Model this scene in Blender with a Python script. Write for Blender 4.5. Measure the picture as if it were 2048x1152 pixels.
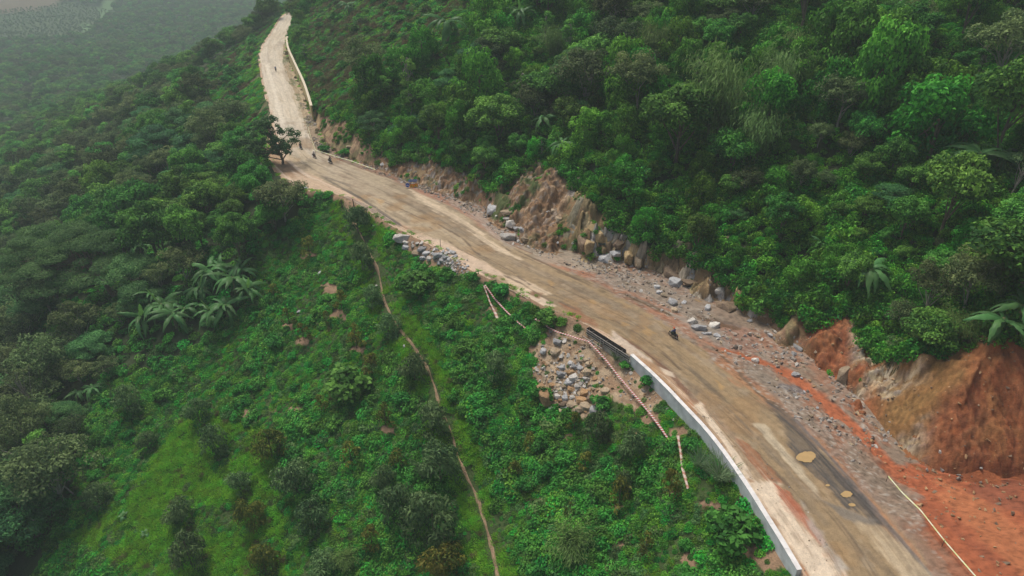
import bpy, bmesh, math, random
import numpy as np
from mathutils import Vector, Matrix, Euler

for _o in list(bpy.data.objects):
    bpy.data.objects.remove(_o, do_unlink=True)
scene = bpy.context.scene
C = scene.collection
R = math.radians
PI = math.pi

# ---------------------------------------------------------------- camera
CAMH, PITCH, FPX = 56.0, R(30.5), 1400.0          # focal length in pixels of the 2048 px wide photograph
cd = bpy.data.cameras.new('camera')
cam = bpy.data.objects.new('camera', cd); C.objects.link(cam)
cam.location = (0, 0, CAMH); cam.rotation_euler = (PI/2 - PITCH, 0, 0)
cd.sensor_width = 36; cd.lens = 36*FPX/2048; cd.clip_start = 0.5; cd.clip_end = 8000
scene.camera = cam

# ---------------------------------------------------------------- world, sun, exposure
SUN_EL, SUN_AZ = R(62), R(-35)                      # azimuth measured from +y towards +x
w = bpy.data.worlds.new('World'); scene.world = w; w.use_nodes = True
nt = w.node_tree; nt.nodes.clear()
sky = nt.nodes.new('ShaderNodeTexSky'); sky.sky_type = 'NISHITA'; sky.sun_disc = False
sky.sun_elevation = SUN_EL; sky.sun_rotation = SUN_AZ; sky.air_density = 0.6; sky.dust_density = 5.0; sky.ozone_density = 1.0
bgn = nt.nodes.new('ShaderNodeBackground'); bgn.inputs[1].default_value = 0.075
wo = nt.nodes.new('ShaderNodeOutputWorld')
nt.links.new(sky.outputs[0], bgn.inputs[0]); nt.links.new(bgn.outputs[0], wo.inputs[0])
sl = bpy.data.lights.new('sun', 'SUN'); sl.energy = 1.5; sl.angle = R(18); sl.color = (1, .96, .9)
so = bpy.data.objects.new('sun', sl); C.objects.link(so)
sd = Vector((math.sin(SUN_AZ)*math.cos(SUN_EL), math.cos(SUN_AZ)*math.cos(SUN_EL), math.sin(SUN_EL)))
so.rotation_euler = sd.to_track_quat('Z', 'Y').to_euler(); so.location = (0, 0, 300)
scene.view_settings.view_transform = 'Standard'; scene.view_settings.look = 'None'
scene.view_settings.gamma = 1; scene.view_settings.use_curve_mapping = False
scene.view_settings.exposure = 0.68
scene.cycles.volume_bounces = 2

# ---------------------------------------------------------------- helpers
rng = np.random.default_rng(7); random.seed(7)
SP, CP = math.sin(PITCH), math.cos(PITCH)
def ray(u, v):
    x = (np.asarray(u, float)-1024)/FPX; y = -(np.asarray(v, float)-576)/FPX
    return np.stack([x, y*SP+CP, y*CP-SP], -1)
def g0(u, v, z=0.0):
    d = ray(u, v); t = (CAMH-z)/(-d[..., 2])
    return np.stack([d[..., 0]*t, d[..., 1]*t], -1)
def pix(x, y, z):
    zc = y*CP-(z-CAMH)*SP; yc = y*SP+(z-CAMH)*CP
    zc = np.maximum(zc, 1e-3)
    return 1024+FPX*x/zc, 576-FPX*yc/zc, zc
def _h(ix, iy, s):
    n = (ix.astype(np.int64)*374761393+iy.astype(np.int64)*668265263+s*1274126177) & 0xffffffff
    n = ((n ^ (n >> 13))*1274126177) & 0xffffffff
    return ((n ^ (n >> 16)) & 0xffff)/65535.0
def vn(x, y, s=0):
    x = np.asarray(x, float); y = np.asarray(y, float)
    ix = np.floor(x); iy = np.floor(y); fx = x-ix; fy = y-iy
    fx = fx*fx*(3-2*fx); fy = fy*fy*(3-2*fy)
    a = _h(ix, iy, s); b = _h(ix+1, iy, s); c = _h(ix, iy+1, s); d = _h(ix+1, iy+1, s)
    return (a*(1-fx)+b*fx)*(1-fy)+(c*(1-fx)+d*fx)*fy
def fbm(x, y, o=4, s=0):
    r = 0; a = .5; t = 0
    for i in range(o):
        r = r+a*vn(x, y, s+i*17); t += a; a *= .5; x = np.asarray(x)*2.03+5.1; y = np.asarray(y)*2.03+1.7
    return r/t
def sstep(a, b, x):
    t = np.clip((x-a)/(b-a), 0, 1); return t*t*(3-2*t)
def mixc(c, col, m):
    return c*(1-m[:, None])+np.asarray(col)*m[:, None]
def inpoly(px, py, poly):
    poly = np.asarray(poly, float); n = len(poly); ins = np.zeros(px.shape, bool)
    for i in range(n):
        x1, y1 = poly[i]; x2, y2 = poly[(i+1) % n]
        if y1 == y2: continue
        c = ((y1 > py) != (y2 > py)) & (px < (x2-x1)*(py-y1)/(y2-y1)+x1)
        ins ^= c
    return ins
def polydist(px, py, poly, closed=True):
    poly = np.asarray(poly, float); n = len(poly); d = np.full(px.shape, 1e9)
    for i in range(n if closed else n-1):
        a = poly[i]; b = poly[(i+1) % n]; e = b-a; L = max(e@e, 1e-9)
        t = np.clip(((px-a[0])*e[0]+(py-a[1])*e[1])/L, 0, 1)
        d = np.minimum(d, np.hypot(px-a[0]-t*e[0], py-a[1]-t*e[1]))
    return d
def catmull(P, sub):
    P = np.asarray(P, float); Q = np.vstack([2*P[0]-P[1], P, 2*P[-1]-P[-2]]); out = []
    for i in range(len(P)-1):
        p0, p1, p2, p3 = Q[i:i+4]
        for k in range(sub):
            t = k/sub
            out.append(.5*((2*p1)+(-p0+p2)*t+(2*p0-5*p1+4*p2-p3)*t*t+(-p0+3*p1-3*p2+p3)*t**3))
    out.append(P[-1]); return np.array(out)

def mesh_np(name, verts, faces, mat=None, attrs=None, smooth=False, colors=None):
    """faces: (N,3) or (N,4) int array"""
    me = bpy.data.meshes.new(name)
    verts = np.asarray(verts, np.float32); faces = np.asarray(faces, np.int32); k = faces.shape[1]
    me.vertices.add(len(verts)); me.vertices.foreach_set('co', verts.ravel())
    me.loops.add(faces.size); me.loops.foreach_set('vertex_index', faces.ravel())
    me.polygons.add(len(faces)); me.polygons.foreach_set('loop_start', np.arange(0, faces.size, k, dtype=np.int32))
    me.polygons.foreach_set('loop_total', np.full(len(faces), k, np.int32))
    if smooth: me.polygons.foreach_set('use_smooth', np.ones(len(faces), bool))
    for an, av in (attrs or {}).items():
        a = me.attributes.new(an, 'FLOAT', 'POINT'); a.data.foreach_set('value', np.asarray(av, np.float32).ravel())
    if colors is not None:
        a = me.attributes.new('col', 'FLOAT_COLOR', 'POINT')
        cc = np.ones((len(verts), 4), np.float32); cc[:, :3] = colors; a.data.foreach_set('color', cc.ravel())
    me.update(calc_edges=True); me.validate()
    if mat: me.materials.append(mat)
    return me
def link(name, me, parent=None):
    o = bpy.data.objects.new(name, me); C.objects.link(o)
    if parent: o.parent = parent
    return o
def tag(o, label=None, cat=None, group=None, kind=None):
    if label: o['label'] = label
    if cat: o['category'] = cat
    if group: o['group'] = group
    if kind: o['kind'] = kind
    return o
def empty(name, loc, rz=0, label=None, cat=None, group=None):
    o = bpy.data.objects.new(name, None); C.objects.link(o); o.empty_display_size = .3
    o.location = loc; o.rotation_euler = (0, 0, rz); return tag(o, label, cat, group)

class MB:
    def __init__(s): s.v = []; s.f = []
    def add(s, vs, fs):
        b = len(s.v); s.v += [tuple(v) for v in vs]; s.f += [tuple(i+b for i in f) for f in fs]; return s
    def box(s, c, d, M=None):
        x, y, z = d[0]/2, d[1]/2, d[2]/2
        vs = [Vector((a*x, b*y, e*z)) for e in (-1, 1) for b in (-1, 1) for a in (-1, 1)]
        if M: vs = [M @ v for v in vs]
        vs = [v+Vector(c) for v in vs]
        return s.add(vs, [(0, 2, 3, 1), (4, 5, 7, 6), (0, 1, 5, 4), (2, 6, 7, 3), (0, 4, 6, 2), (1, 3, 7, 5)])
    def tube(s, pts, rad, n=6, cap=True):
        pts = [Vector(p) for p in pts]
        if not hasattr(rad, '__len__'): rad = [rad]*len(pts)
        vs = []; fs = []
        up = Vector((0, 0, 1))
        for i, p in enumerate(pts):
            t = (pts[min(i+1, len(pts)-1)]-pts[max(i-1, 0)]).normalized()
            a = t.cross(up if abs(t.z) < .9 else Vector((1, 0, 0))).normalized(); b = t.cross(a)
            for k in range(n):
                w_ = 2*PI*k/n; vs.append(p+rad[i]*(math.cos(w_)*a+math.sin(w_)*b))
        for i in range(len(pts)-1):
            for k in range(n):
                fs.append((i*n+k, i*n+(k+1) % n, (i+1)*n+(k+1) % n, (i+1)*n+k))
        if cap: fs.append(tuple(range(n-1, -1, -1))); fs.append(tuple((len(pts)-1)*n+k for k in range(n)))
        return s.add(vs, fs)
    def torus(s, c, R_, r, n=16, m=6):               # wheel in the y-z plane
        vs = []; fs = []
        for i in range(n):
            a = 2*PI*i/n
            for j in range(m):
                b = 2*PI*j/m; q = R_+r*math.cos(b)
                vs.append((c[0]+r*math.sin(b), c[1]+q*math.cos(a), c[2]+q*math.sin(a)))
        for i in range(n):
            for j in range(m):
                fs.append((i*m+j, ((i+1) % n)*m+j, ((i+1) % n)*m+(j+1) % m, i*m+(j+1) % m))
        return s.add(vs, fs)
    def ell(s, c, r, n=10, m=6, M=None):
        vs = []; fs = []
        for i in range(m+1):
            th = PI*i/m
            for k in range(n):
                ph = 2*PI*k/n; v = Vector((r[0]*math.sin(th)*math.cos(ph), r[1]*math.sin(th)*math.sin(ph), r[2]*math.cos(th)))
                if M: v = M @ v
                vs.append(v+Vector(c))
        for i in range(m):
            for k in range(n): fs.append((i*n+k, (i+1)*n+k, (i+1)*n+(k+1) % n, i*n+(k+1) % n))
        return s.add(vs, fs)
    def mesh(s, name, mat, smooth=False):
        me = bpy.data.meshes.new(name); me.from_pydata(s.v, [], s.f); me.update(); me.validate()
        if mat: me.materials.append(mat)
        if smooth: me.polygons.foreach_set('use_smooth', np.ones(len(me.polygons), bool))
        return me
    def build(s, name, mat, parent=None, smooth=False):
        return link(name, s.mesh(name, mat, smooth), parent)

# ---------------------------------------------------------------- materials
def newmat(name):
    m = bpy.data.materials.new(name); m.use_nodes = True; n = m.node_tree
    n.nodes.clear(); return m, n
def N(n, t, **kw):
    x = n.nodes.new(t)
    for k, v in kw.items(): setattr(x, k, v)
    return x
def simple(name, col, rough=.7, noise=.25, scale=6., bump=.0, metal=0., spec=.4):
    m, n = newmat(name)
    p = N(n, 'ShaderNodeBsdfPrincipled'); o = N(n, 'ShaderNodeOutputMaterial')
    tc = N(n, 'ShaderNodeTexCoord'); nz = N(n, 'ShaderNodeTexNoise'); nz.inputs['Scale'].default_value = scale; nz.inputs['Detail'].default_value = 5
    n.links.new(tc.outputs['Object'], nz.inputs['Vector'])
    mr = N(n, 'ShaderNodeMapRange'); mr.inputs[1].default_value = .3; mr.inputs[2].default_value = .7
    mr.inputs[3].default_value = 1-noise; mr.inputs[4].default_value = 1+noise
    n.links.new(nz.outputs[0], mr.inputs[0])
    vm = N(n, 'ShaderNodeVectorMath', operation='SCALE'); vm.inputs[0].default_value = col
    n.links.new(mr.outputs[0], vm.inputs['Scale']); n.links.new(vm.outputs[0], p.inputs['Base Color'])
    p.inputs['Roughness'].default_value = rough; p.inputs['Metallic'].default_value = metal; p.inputs['Specular IOR Level'].default_value = spec
    if bump:
        b = N(n, 'ShaderNodeBump'); b.inputs['Distance'].default_value = bump
        n.links.new(nz.outputs[0], b.inputs['Height']); n.links.new(b.outputs[0], p.inputs['Normal'])
    n.links.new(p.outputs[0], o.inputs[0]); return m
def leafmat(name, col, col2, rnd=.35, hue=.035, trans=.32, rough=.6, sat=1.0):
    m, n = newmat(name); o = N(n, 'ShaderNodeOutputMaterial')
    at = N(n, 'ShaderNodeAttribute', attribute_name='lv'); oi = N(n, 'ShaderNodeObjectInfo')
    mx = N(n, 'ShaderNodeMix', data_type='RGBA'); mx.inputs[6].default_value = (*col, 1); mx.inputs[7].default_value = (*col2, 1)
    n.links.new(at.outputs['Fac'], mx.inputs[0])
    hs = N(n, 'ShaderNodeHueSaturation'); hs.inputs['Saturation'].default_value = sat
    a = N(n, 'ShaderNodeMapRange'); a.inputs[3].default_value = .5-hue; a.inputs[4].default_value = .5+hue*.6
    b = N(n, 'ShaderNodeMapRange'); b.inputs[3].default_value = 1-rnd; b.inputs[4].default_value = 1+rnd
    fr = N(n, 'ShaderNodeMath', operation='MULTIPLY'); fr.inputs[1].default_value = 7.31
    fr2 = N(n, 'ShaderNodeMath', operation='FRACT')
    n.links.new(oi.outputs['Random'], fr.inputs[0]); n.links.new(fr.outputs[0], fr2.inputs[0])
    n.links.new(oi.outputs['Random'], a.inputs[0]); n.links.new(fr2.outputs[0], b.inputs[0])
    n.links.new(a.outputs[0], hs.inputs['Hue']); n.links.new(b.outputs[0], hs.inputs['Value']); n.links.new(mx.outputs[2], hs.inputs['Color'])
    p = N(n, 'ShaderNodeBsdfPrincipled'); p.inputs['Roughness'].default_value = rough; p.inputs['Specular IOR Level'].default_value = .14
    t = N(n, 'ShaderNodeBsdfTranslucent'); ms = N(n, 'ShaderNodeMixShader'); ms.inputs[0].default_value = trans
    n.links.new(hs.outputs[0], p.inputs['Base Color']); n.links.new(hs.outputs[0], t.inputs['Color'])
    n.links.new(p.outputs[0], ms.inputs[1]); n.links.new(t.outputs[0], ms.inputs[2]); n.links.new(ms.outputs[0], o.inputs[0])
    return m
def soilmat(name, rough=.9, scales=((.9, .22), (5., .22), (22., .18)), bump=.12, wet=False):
    """vertex colour (the soils that lie there) with grain and fine relief"""
    m, n = newmat(name); o = N(n, 'ShaderNodeOutputMaterial'); p = N(n, 'ShaderNodeBsdfPrincipled')
    at = N(n, 'ShaderNodeAttribute', attribute_name='col'); geo = N(n, 'ShaderNodeNewGeometry')
    prev = at.outputs['Color']; hsum = None
    for sc, am in scales:
        nz = N(n, 'ShaderNodeTexNoise'); nz.inputs['Scale'].default_value = sc; nz.inputs['Detail'].default_value = 6; nz.inputs['Roughness'].default_value = .65
        n.links.new(geo.outputs['Position'], nz.inputs['Vector'])
        mr = N(n, 'ShaderNodeMapRange'); mr.inputs[1].default_value = .25; mr.inputs[2].default_value = .75; mr.inputs[3].default_value = 1-am; mr.inputs[4].default_value = 1+am
        n.links.new(nz.outputs[0], mr.inputs[0])
        vm = N(n, 'ShaderNodeVectorMath', operation='SCALE'); n.links.new(prev, vm.inputs[0]); n.links.new(mr.outputs[0], vm.inputs['Scale']); prev = vm.outputs[0]
        b = N(n, 'ShaderNodeBump'); b.inputs['Distance'].default_value = bump*min(1, 1.5/sc)*2; b.inputs['Strength'].default_value = .9
        n.links.new(nz.outputs[0], b.inputs['Height'])
        if hsum: n.links.new(hsum, b.inputs['Normal'])
        hsum = b.outputs[0]
    n.links.new(prev, p.inputs['Base Color']); n.links.new(hsum, p.inputs['Normal'])
    p.inputs['Specular IOR Level'].default_value = .25
    if wet:
        wa = N(n, 'ShaderNodeAttribute', attribute_name='wet'); mr = N(n, 'ShaderNodeMapRange')
        mr.inputs[3].default_value = rough; mr.inputs[4].default_value = .32; n.links.new(wa.outputs['Fac'], mr.inputs[0]); n.links.new(mr.outputs[0], p.inputs['Roughness'])
    else: p.inputs['Roughness'].default_value = rough
    n.links.new(p.outputs[0], o.inputs[0]); return m

# ---------------------------------------------------------------- road corridor: four traced edges on the road plane
ST = [  # vegetation edge, pavement left, pavement right, bank toe ; bank height, bank slope, left drop
 ((1770,1420),(1850,1420),(2060,1420),(2700,1400), 8.5,.85,.8),
 ((1680,1280),(1770,1285),(1955,1275),(2500,1200), 8.5,.85,.8),
 ((1603,1145),(1690,1152),(1870,1145),(2300,1010), 9.0,.9,.8),
 ((1548,1050),(1625,1050),(1780,1035),(2060,965), 9.0,.95,.8),
 ((1492,965),(1548,960),(1702,955),(1890,945), 8.5,1.0,.8),
 ((1432,875),(1472,880),(1627,872),(1790,880), 7.5,1.1,.8),
 ((1372,808),(1402,808),(1556,815),(1722,800), 6.0,1.0,.8),
 ((1312,748),(1334,752),(1470,755),(1650,735), 4.0,.6,.8),
 ((1236,693),(1264,702),(1400,702),(1572,680), 3.0,.8,.8),
 ((1170,650),(1194,657),(1330,647),(1500,625), 3.2,1.2,.5),
 ((1090,613),(1112,624),(1250,600),(1400,582), 4.2,1.5,.35),
 ((1010,570),(1042,592),(1165,555),(1290,533), 5.0,1.6,.4),
 ((948,545),(977,555),(1085,517),(1195,512), 6.5,1.5,.3),
 ((870,497),(902,505),(1005,482),(1060,482), 6.0,.62,.3),
 ((788,455),(832,470),(930,427),(985,425), 5.5,1.3,.3),
 ((725,416),(766,430),(862,394),(920,394), 5.0,1.2,.3),
 ((668,388),(706,392),(770,354),(815,362), 5.0,1.1,.3),
 ((592,378),(646,362),(702,330),(735,330), 6.5,1.0,.3),
 ((545,337),(600,335),(640,304),(668,299), 7.0,1.0,.3),
 ((530,292),(560,290),(620,275),(645,270), 6.0,1.0,.3),
 ((537,240),(546,240),(608,240),(632,240), 3.5,2.5,.4),
 ((531,200),(536,200),(596,200),(618,200), 3.0,3.0,.4),
 ((519,140),(523,140),(571,140),(592,140), 2.8,3.0,.4),
 ((519,100),(523,100),(566,100),(578,100), 2.8,3.0,.4),
 ((544,60),(548,60),(578,60),(584,60), 2.8,2.5,.4),
 ((561,34),(565,34),(592,34),(597,35), 3.0,1.5,.4),
 ((590,14),(595,14),(622,19),(626,20), 3.0,1.0,.4),
]
def wl(k): return np.array([g0(*s[k]) for s in ST])
EDG = [catmull(wl(k), 6) for k in range(4)]
ENDX = np.array([[20., 60.], [80., 120.], [170., 190.], [500., 400.], [900., 1500.]])
def ext(P): return np.vstack([P[:1]+(P[0]-P[6])*6, P, P[-1]+ENDX])
LE, TOE = ext(EDG[0]), ext(EDG[3])
def prm(i): return np.interp(np.arange(len(TOE)), np.r_[0, 1+6*np.arange(len(ST)), len(TOE)-1], np.r_[ST[0][i], [s[i] for s in ST], ST[-1][i]])
HB, TB, DL = prm(4), prm(5), prm(6)
def nearest(x, y, P, vals):
    d = np.full(x.shape, 1e18); s = np.zeros(x.shape); out = [np.zeros(x.shape) for _ in vals]
    for i in range(len(P)-1):
        a = P[i]; e = P[i+1]-a; L = max(e@e, 1e-9); qx = x-a[0]; qy = y-a[1]
        t = np.clip((qx*e[0]+qy*e[1])/L, 0, 1); dd = (qx-t*e[0])**2+(qy-t*e[1])**2
        m = dd < d; d = np.where(m, dd, d); s = np.where(m, e[0]*qy-e[1]*qx, s)
        for o_, v_ in zip(out, vals): o_[m] = (v_[i]+(v_[i+1]-v_[i])*t)[m]
    return np.sqrt(d)*np.where(s >= 0, -1, 1), out       # positive to the right of the line's direction
def terrain(x, y):
    dl, (dr0,) = nearest(x, y, LE, [DL]); dt, (hb, tb) = nearest(x, y, TOE, [HB, TB])
    left = -dl; right = dt+2.0*sstep(.42, .75, fbm(x/3.2, y/3.2, 3, 23))*sstep(150, 120, y)*(1-sstep(38, 44, x)*sstep(66, 60, y))
    z = np.full(x.shape, -.45)
    # valley side
    L = np.maximum(left, 0)
    und = (fbm(x/38, y/38, 3, 3)-.5)*9*sstep(5, 60, L)+(fbm(x/9, y/9, 3, 5)-.5)*1.6*sstep(2, 14, L)+(fbm(x/2.4, y/2.4, 2, 6)-.5)*.9*sstep(1, 5, L)
    far = np.hypot(x, y)
    zl = -dr0*np.where(dr0 > .72, sstep(0, .5, L), sstep(0, 2.6, L))+np.where(dr0 > .72, 0, .3)*(1-sstep(.4, 2.6, L))-140*(1-np.exp(-.60*L/140))+und+(fbm(x/240, y/240, 3, 9)-.5)*26*sstep(140, 500, L)
    # hill side
    Q = np.maximum(right, 0)
    rag = 1+(fbm(x/5, y/5, 3, 21)-.5)*.9
    bank = np.minimum(Q*tb, hb)
    q0 = hb/tb; up = np.maximum(Q-q0, 0)
    hill = 78*(1-np.exp(-.66*up/78))
    zr = bank+hill+((fbm(x/4.5, y/4.5, 3, 31)-.5)*1.5+(fbm(x/1.6, y/1.6, 2, 37)-.5)*.5)*sstep(.2, 4, Q)+(fbm(x/26, y/26, 3, 33)-.5)*12*sstep(6, 40, up)
    z = np.where(left > 0, zl, np.where(right > 0, zr, -.05-.4*sstep(1.0, 1.7, np.minimum(-left, -right))))
    return z, left, right
# polar grid about the viewpoint, finer where it is near
AZ = np.r_[np.linspace(-PI*.62, -.72, 24)[:-1], np.linspace(-.72, .72, 330), np.linspace(.72, PI*.62, 24)[1:]]
LR = np.r_[np.linspace(math.log(6), math.log(36), 30)[:-1], np.linspace(math.log(36), math.log(420), 560), np.linspace(math.log(420), math.log(3200), 130)[1:]]
GA, GR = np.meshgrid(AZ, np.exp(LR), indexing='ij')
GX, GY = GR*np.sin(GA), GR*np.cos(GA)
_z, _l, _r = terrain(GX.ravel(), GY.ravel())
GZ = _z.reshape(GX.shape); GL = _l.reshape(GX.shape); GRt = _r.reshape(GX.shape)
def samp(G, x, y):
    a = np.interp(np.arctan2(x, y), AZ, np.arange(len(AZ))); r = np.interp(np.log(np.maximum(np.hypot(x, y), 6.01)), LR, np.arange(len(LR)))
    i = np.clip(a.astype(int), 0, len(AZ)-2); j = np.clip(r.astype(int), 0, len(LR)-2); fa = a-i; fr = r-j
    return (G[i, j]*(1-fa)+G[i+1, j]*fa)*(1-fr)+(G[i, j+1]*(1-fa)+G[i+1, j+1]*fa)*fr
def HS(x, y):
    x = np.atleast_1d(np.asarray(x, float)); y = np.atleast_1d(np.asarray(y, float))
    z = samp(GZ, x, y); l = samp(GL, x, y); r = samp(GRt, x, y)
    return np.where((l <= 0) & (r <= 0), np.maximum(z, .0), z)
def hit(u, v):
    """point of the ground seen at a pixel of the photograph"""
    d = ray(u, v); ts = np.exp(np.linspace(math.log(25), math.log(2800), 2600))
    P = d[None, :]*ts[:, None]; z = CAMH+P[:, 2]; g = HS(P[:, 0], P[:, 1])
    k = np.argmax(z < g)
    if z[k] >= g[k]: k = len(ts)-1
    k = max(k, 1); a = z[k-1]-g[k-1]; b = g[k]-z[k]; f = a/max(a+b, 1e-6)
    p = P[k-1]*(1-f)+P[k]*f
    return Vector((p[0], p[1], float(HS(p[0], p[1])[0])))
def mpp(p):                                            # metres per photograph pixel at a point
    return (p.y*CP-(p.z-CAMH)*SP)/FPX

# lower edge of the plants on the cut bank, as seen in the photograph
VE = np.array([(560,20),(577,100),(594,126),(605,155),(620,188),(632,226),(645,236),(690,245),(735,292),(790,326),(850,325),(905,342),(960,368),(990,384),(1035,362),(1075,346),(1125,350),(1150,384),(1190,424),(1250,472),(1310,512),(1365,512),(1420,535),(1470,585),(1505,612),(1560,640),(1610,655),(1660,640),(1700,650),(1735,705),(1780,742),(1820,728),(1870,715),(1950,702),(2048,700),(2400,690)], float)
def vegedge(u): return np.interp(u, VE[:, 0], VE[:, 1])
FOREST = [(-900,-60),(430,-60),(520,40),(500,130),(505,230),(480,300),(560,345),(640,400),(620,430),(520,470),(500,560),(470,640),(380,700),(290,745),(190,770),(175,850),(150,950),(110,1060),(70,1152),(40,1400),(-900,1400)]
SOILP = [(617,512,22,9),(662,578,20,12),(680,630,22,12),(713,700,18,10),(742,757,14,8),(580,652,12,9),(606,682,14,8),(775,862,20,10),(798,942,18,12),(704,932,12,9),(592,820,12,10),(650,835,8,6),(545,820,8,6),(1170,945,16,8),(1085,1000,18,8),(1062,908,12,8),(1235,1018,20,9),(1240,1092,18,10),(1145,875,14,7),(1350,985,16,7),(1300,838,22,14),(1360,865,20,12),(1420,1010,26,10),(985,620,14,8),(440,775,8,8),(490,830,9,12),(1075,700,20,9),(735,1010,9,9),(1275,870,14,7),(1020,600,12,6),(475,300,30,10),(1390,1120,24,14),(1500,1100,30,26),(1540,1120,24,30),(930,775,8,5)]
DUMP = [(1085,665),(1130,648),(1180,668),(1200,690),(1262,735),(1330,800),(1310,830),(1250,812),(1215,800),(1215,826),(1170,838),(1100,826),(1068,795),(1062,740),(1070,700)]
GPILE = [(786,462),(822,458),(850,476),(905,494),(945,540),(915,556),(880,545),(845,525),(815,502),(788,486)]
PATH = [(687,398),(697,420),(708,445),(722,470),(741,508),(757,545),(766,590),(782,630),(808,668),(840,712),(866,765),(880,815),(903,865),(912,900),(930,945),(950,985),(965,1030),(978,1075),(988,1115),(997,1160),(1006,1210)]
PATHW = [hit(*p) for p in PATH]
PATHXY = catmull(np.array([(p.x, p.y) for p in PATHW]), 6)

def bare(x, y, u, v, left, right):
    """1 where soil lies bare on the two slopes"""
    m = np.zeros(x.shape)
    nz = (fbm(x/1.4, y/1.4, 3, 51)-.5)
    R_ = right > 0
    m = np.where(R_ & (v > vegedge(u)+nz*26) & (u > 560), 1, m)
    for (a, b, c, d) in [(640,168,22,30),(655,208,20,10),(700,262,40,20),(1118,372,14,30),(600,80,6,14)]:
        m = np.where(R_ & (((u-a)/c)**2+((v-b)/d)**2 < 1+nz*2.2), 1, m)
    for (a, b, c, d) in SOILP:
        e = ((u-a)/c)**2+((v-b)/d)**2
        m = np.where((left > 0) & (e < 1+nz*2.2), 1, m)
    din = inpoly(u+nz*30, v+nz*30, DUMP) | inpoly(u+nz*14, v+nz*14, GPILE); m = np.where(din & (left > 0), 1, m)
    m = np.where((left > 0) & (left < .5+1.2*nz+.35) & (u > 560), 1, m)
    return m
# ---------------------------------------------------------------- ground
x, y, z = GX.ravel(), GY.ravel(), GZ.ravel(); l_, r_ = GL.ravel(), GRt.ravel()
u, v, zc = pix(x, y, z)
nA = fbm(x/3, y/3, 4, 61); nB = fbm(x/14, y/14, 3, 63); nC = fbm(x/.9, y/.9, 3, 65)
col = np.tile(np.array([.035, .052, .018]), (len(x), 1))
col = mixc(col, (.06, .10, .025), np.where((l_ > 0) & ~inpoly(u, v, FOREST), 1., 0.)*(.4+.6*nA))
grass = inpoly(u, v, [(610,30),(760,0),(1000,0),(985,40),(900,95),(800,130),(740,180),(650,220),(620,150)]) & (r_ > 0)
col = mixc(col, (.135, .105, .045), grass*sstep(.35, .6, nA*.5+nB*.5))
col = mixc(col, (.085, .13, .035), grass*sstep(.6, .4, nA*.5+nB*.5))
gl = inpoly(u, v, [(420,90),(520,100),(540,230),(500,300),(450,260),(390,250),(400,170)]) & (l_ > 0)
col = mixc(col, (.13, .12, .05), gl*sstep(.3, .7, nA))
bm_ = bare(x, y, u, v, l_, r_)
br = bm_*(r_ > 0)
rot = fbm((x*.5+y*.86)/1.1, z/3.5, 4, 71)
soil = np.tile(np.array([.27, .165, .085]), (len(x), 1))                # pinkish brown earth
soil = mixc(soil, (.36, .26, .14), sstep(.45, .65, nA)*sstep(1000, 860, u))
soil = mixc(soil, (.30, .20, .10), sstep(1120, 1160, u)*sstep(1520, 1480, u))
soil = mixc(soil, (.44, .33, .17), sstep(1140, 1170, u)*sstep(1330, 1290, u)*sstep(.42, .55, rot))
soil = mixc(soil, (.26, .085, .035), sstep(1590, 1650, u+(nB-.5)*60))    # red earth
soil = mixc(soil, (.24, .125, .045), sstep(1720, 1790, u)*sstep(2060, 1800, u+(nB-.5)*240+(v-800)*.6))
soil = mixc(soil, (.17, .115, .05), sstep(1740, 1800, u)*sstep(1960, 1800, u+(nA-.5)*120)*sstep(860, 740, v)*.8)
soil = mixc(soil, (.33, .105, .04), sstep(1840, 2000, u)*sstep(.4, .62, rot))
soil = mixc(soil, (.50, .40, .24), sstep(.60, .66, nC)*sstep(1680, 1720, u)*sstep(1860, 1800, u)*sstep(.5, .6, nB+nA*.3))
soil = soil*(.78+.44*rot)[:, None]
br = np.maximum(br, ((r_ > -2.5) & (r_ <= 0) & (l_ < 0) & (v > vegedge(u)-6))*1.); col = np.where((br > 0)[:, None], soil, col)
sl_ = np.tile(np.array([.29, .19, .115]), (len(x), 1)); sl_ = mixc(sl_, (.45, .34, .22), sstep(.4, .6, nC)*inpoly(u, v, DUMP))
col = np.where(((bm_*(l_ > 0)) > 0)[:, None], sl_*(.75+.5*nA)[:, None], col)
# the valley far below: fields and plantation ground
fv = sstep(330, 420, np.hypot(x, y))*(l_ > 0)
col = mixc(col, (.055, .085, .035), fv)
rowp = .5+.5*np.sin((x*.8+y*.6)*2*PI/11+nB*5)
col = mixc(col, (.10, .15, .05), fv*inpoly(u, v, [(-50,30),(140,5),(220,20),(200,50),(150,75),(-50,90)])*.45*sstep(.35, .7, rowp))
col = mixc(col, (.20, .15, .10), fv*inpoly(u+(nB-.5)*20, v+(nA-.5)*4, [(-400,-200),(200,-40),(128,2),(90,17),(30,25),(-60,24),(-400,60)]))
col = mixc(col, (.13, .24, .09), fv*(inpoly(u, v, [(205,0),(230,0),(222,30),(210,45),(195,40)]) | inpoly(u, v, [(170,45),(190,55),(168,82),(155,78)])))
na, nr = GX.shape; idx = np.arange(na*nr).reshape(na, nr)
F = np.stack([idx[:-1, :-1], idx[1:, :-1], idx[1:, 1:], idx[:-1, 1:]], -1).reshape(-1, 4)[:, ::-1]
M_ground = soilmat('ground_soil', bump=.16)
ground = link('hillside_ground', mesh_np('hillside_ground', np.stack([x, y, z], -1), F, M_ground, colors=col, smooth=True)); ground['kind'] = 'structure'

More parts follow.
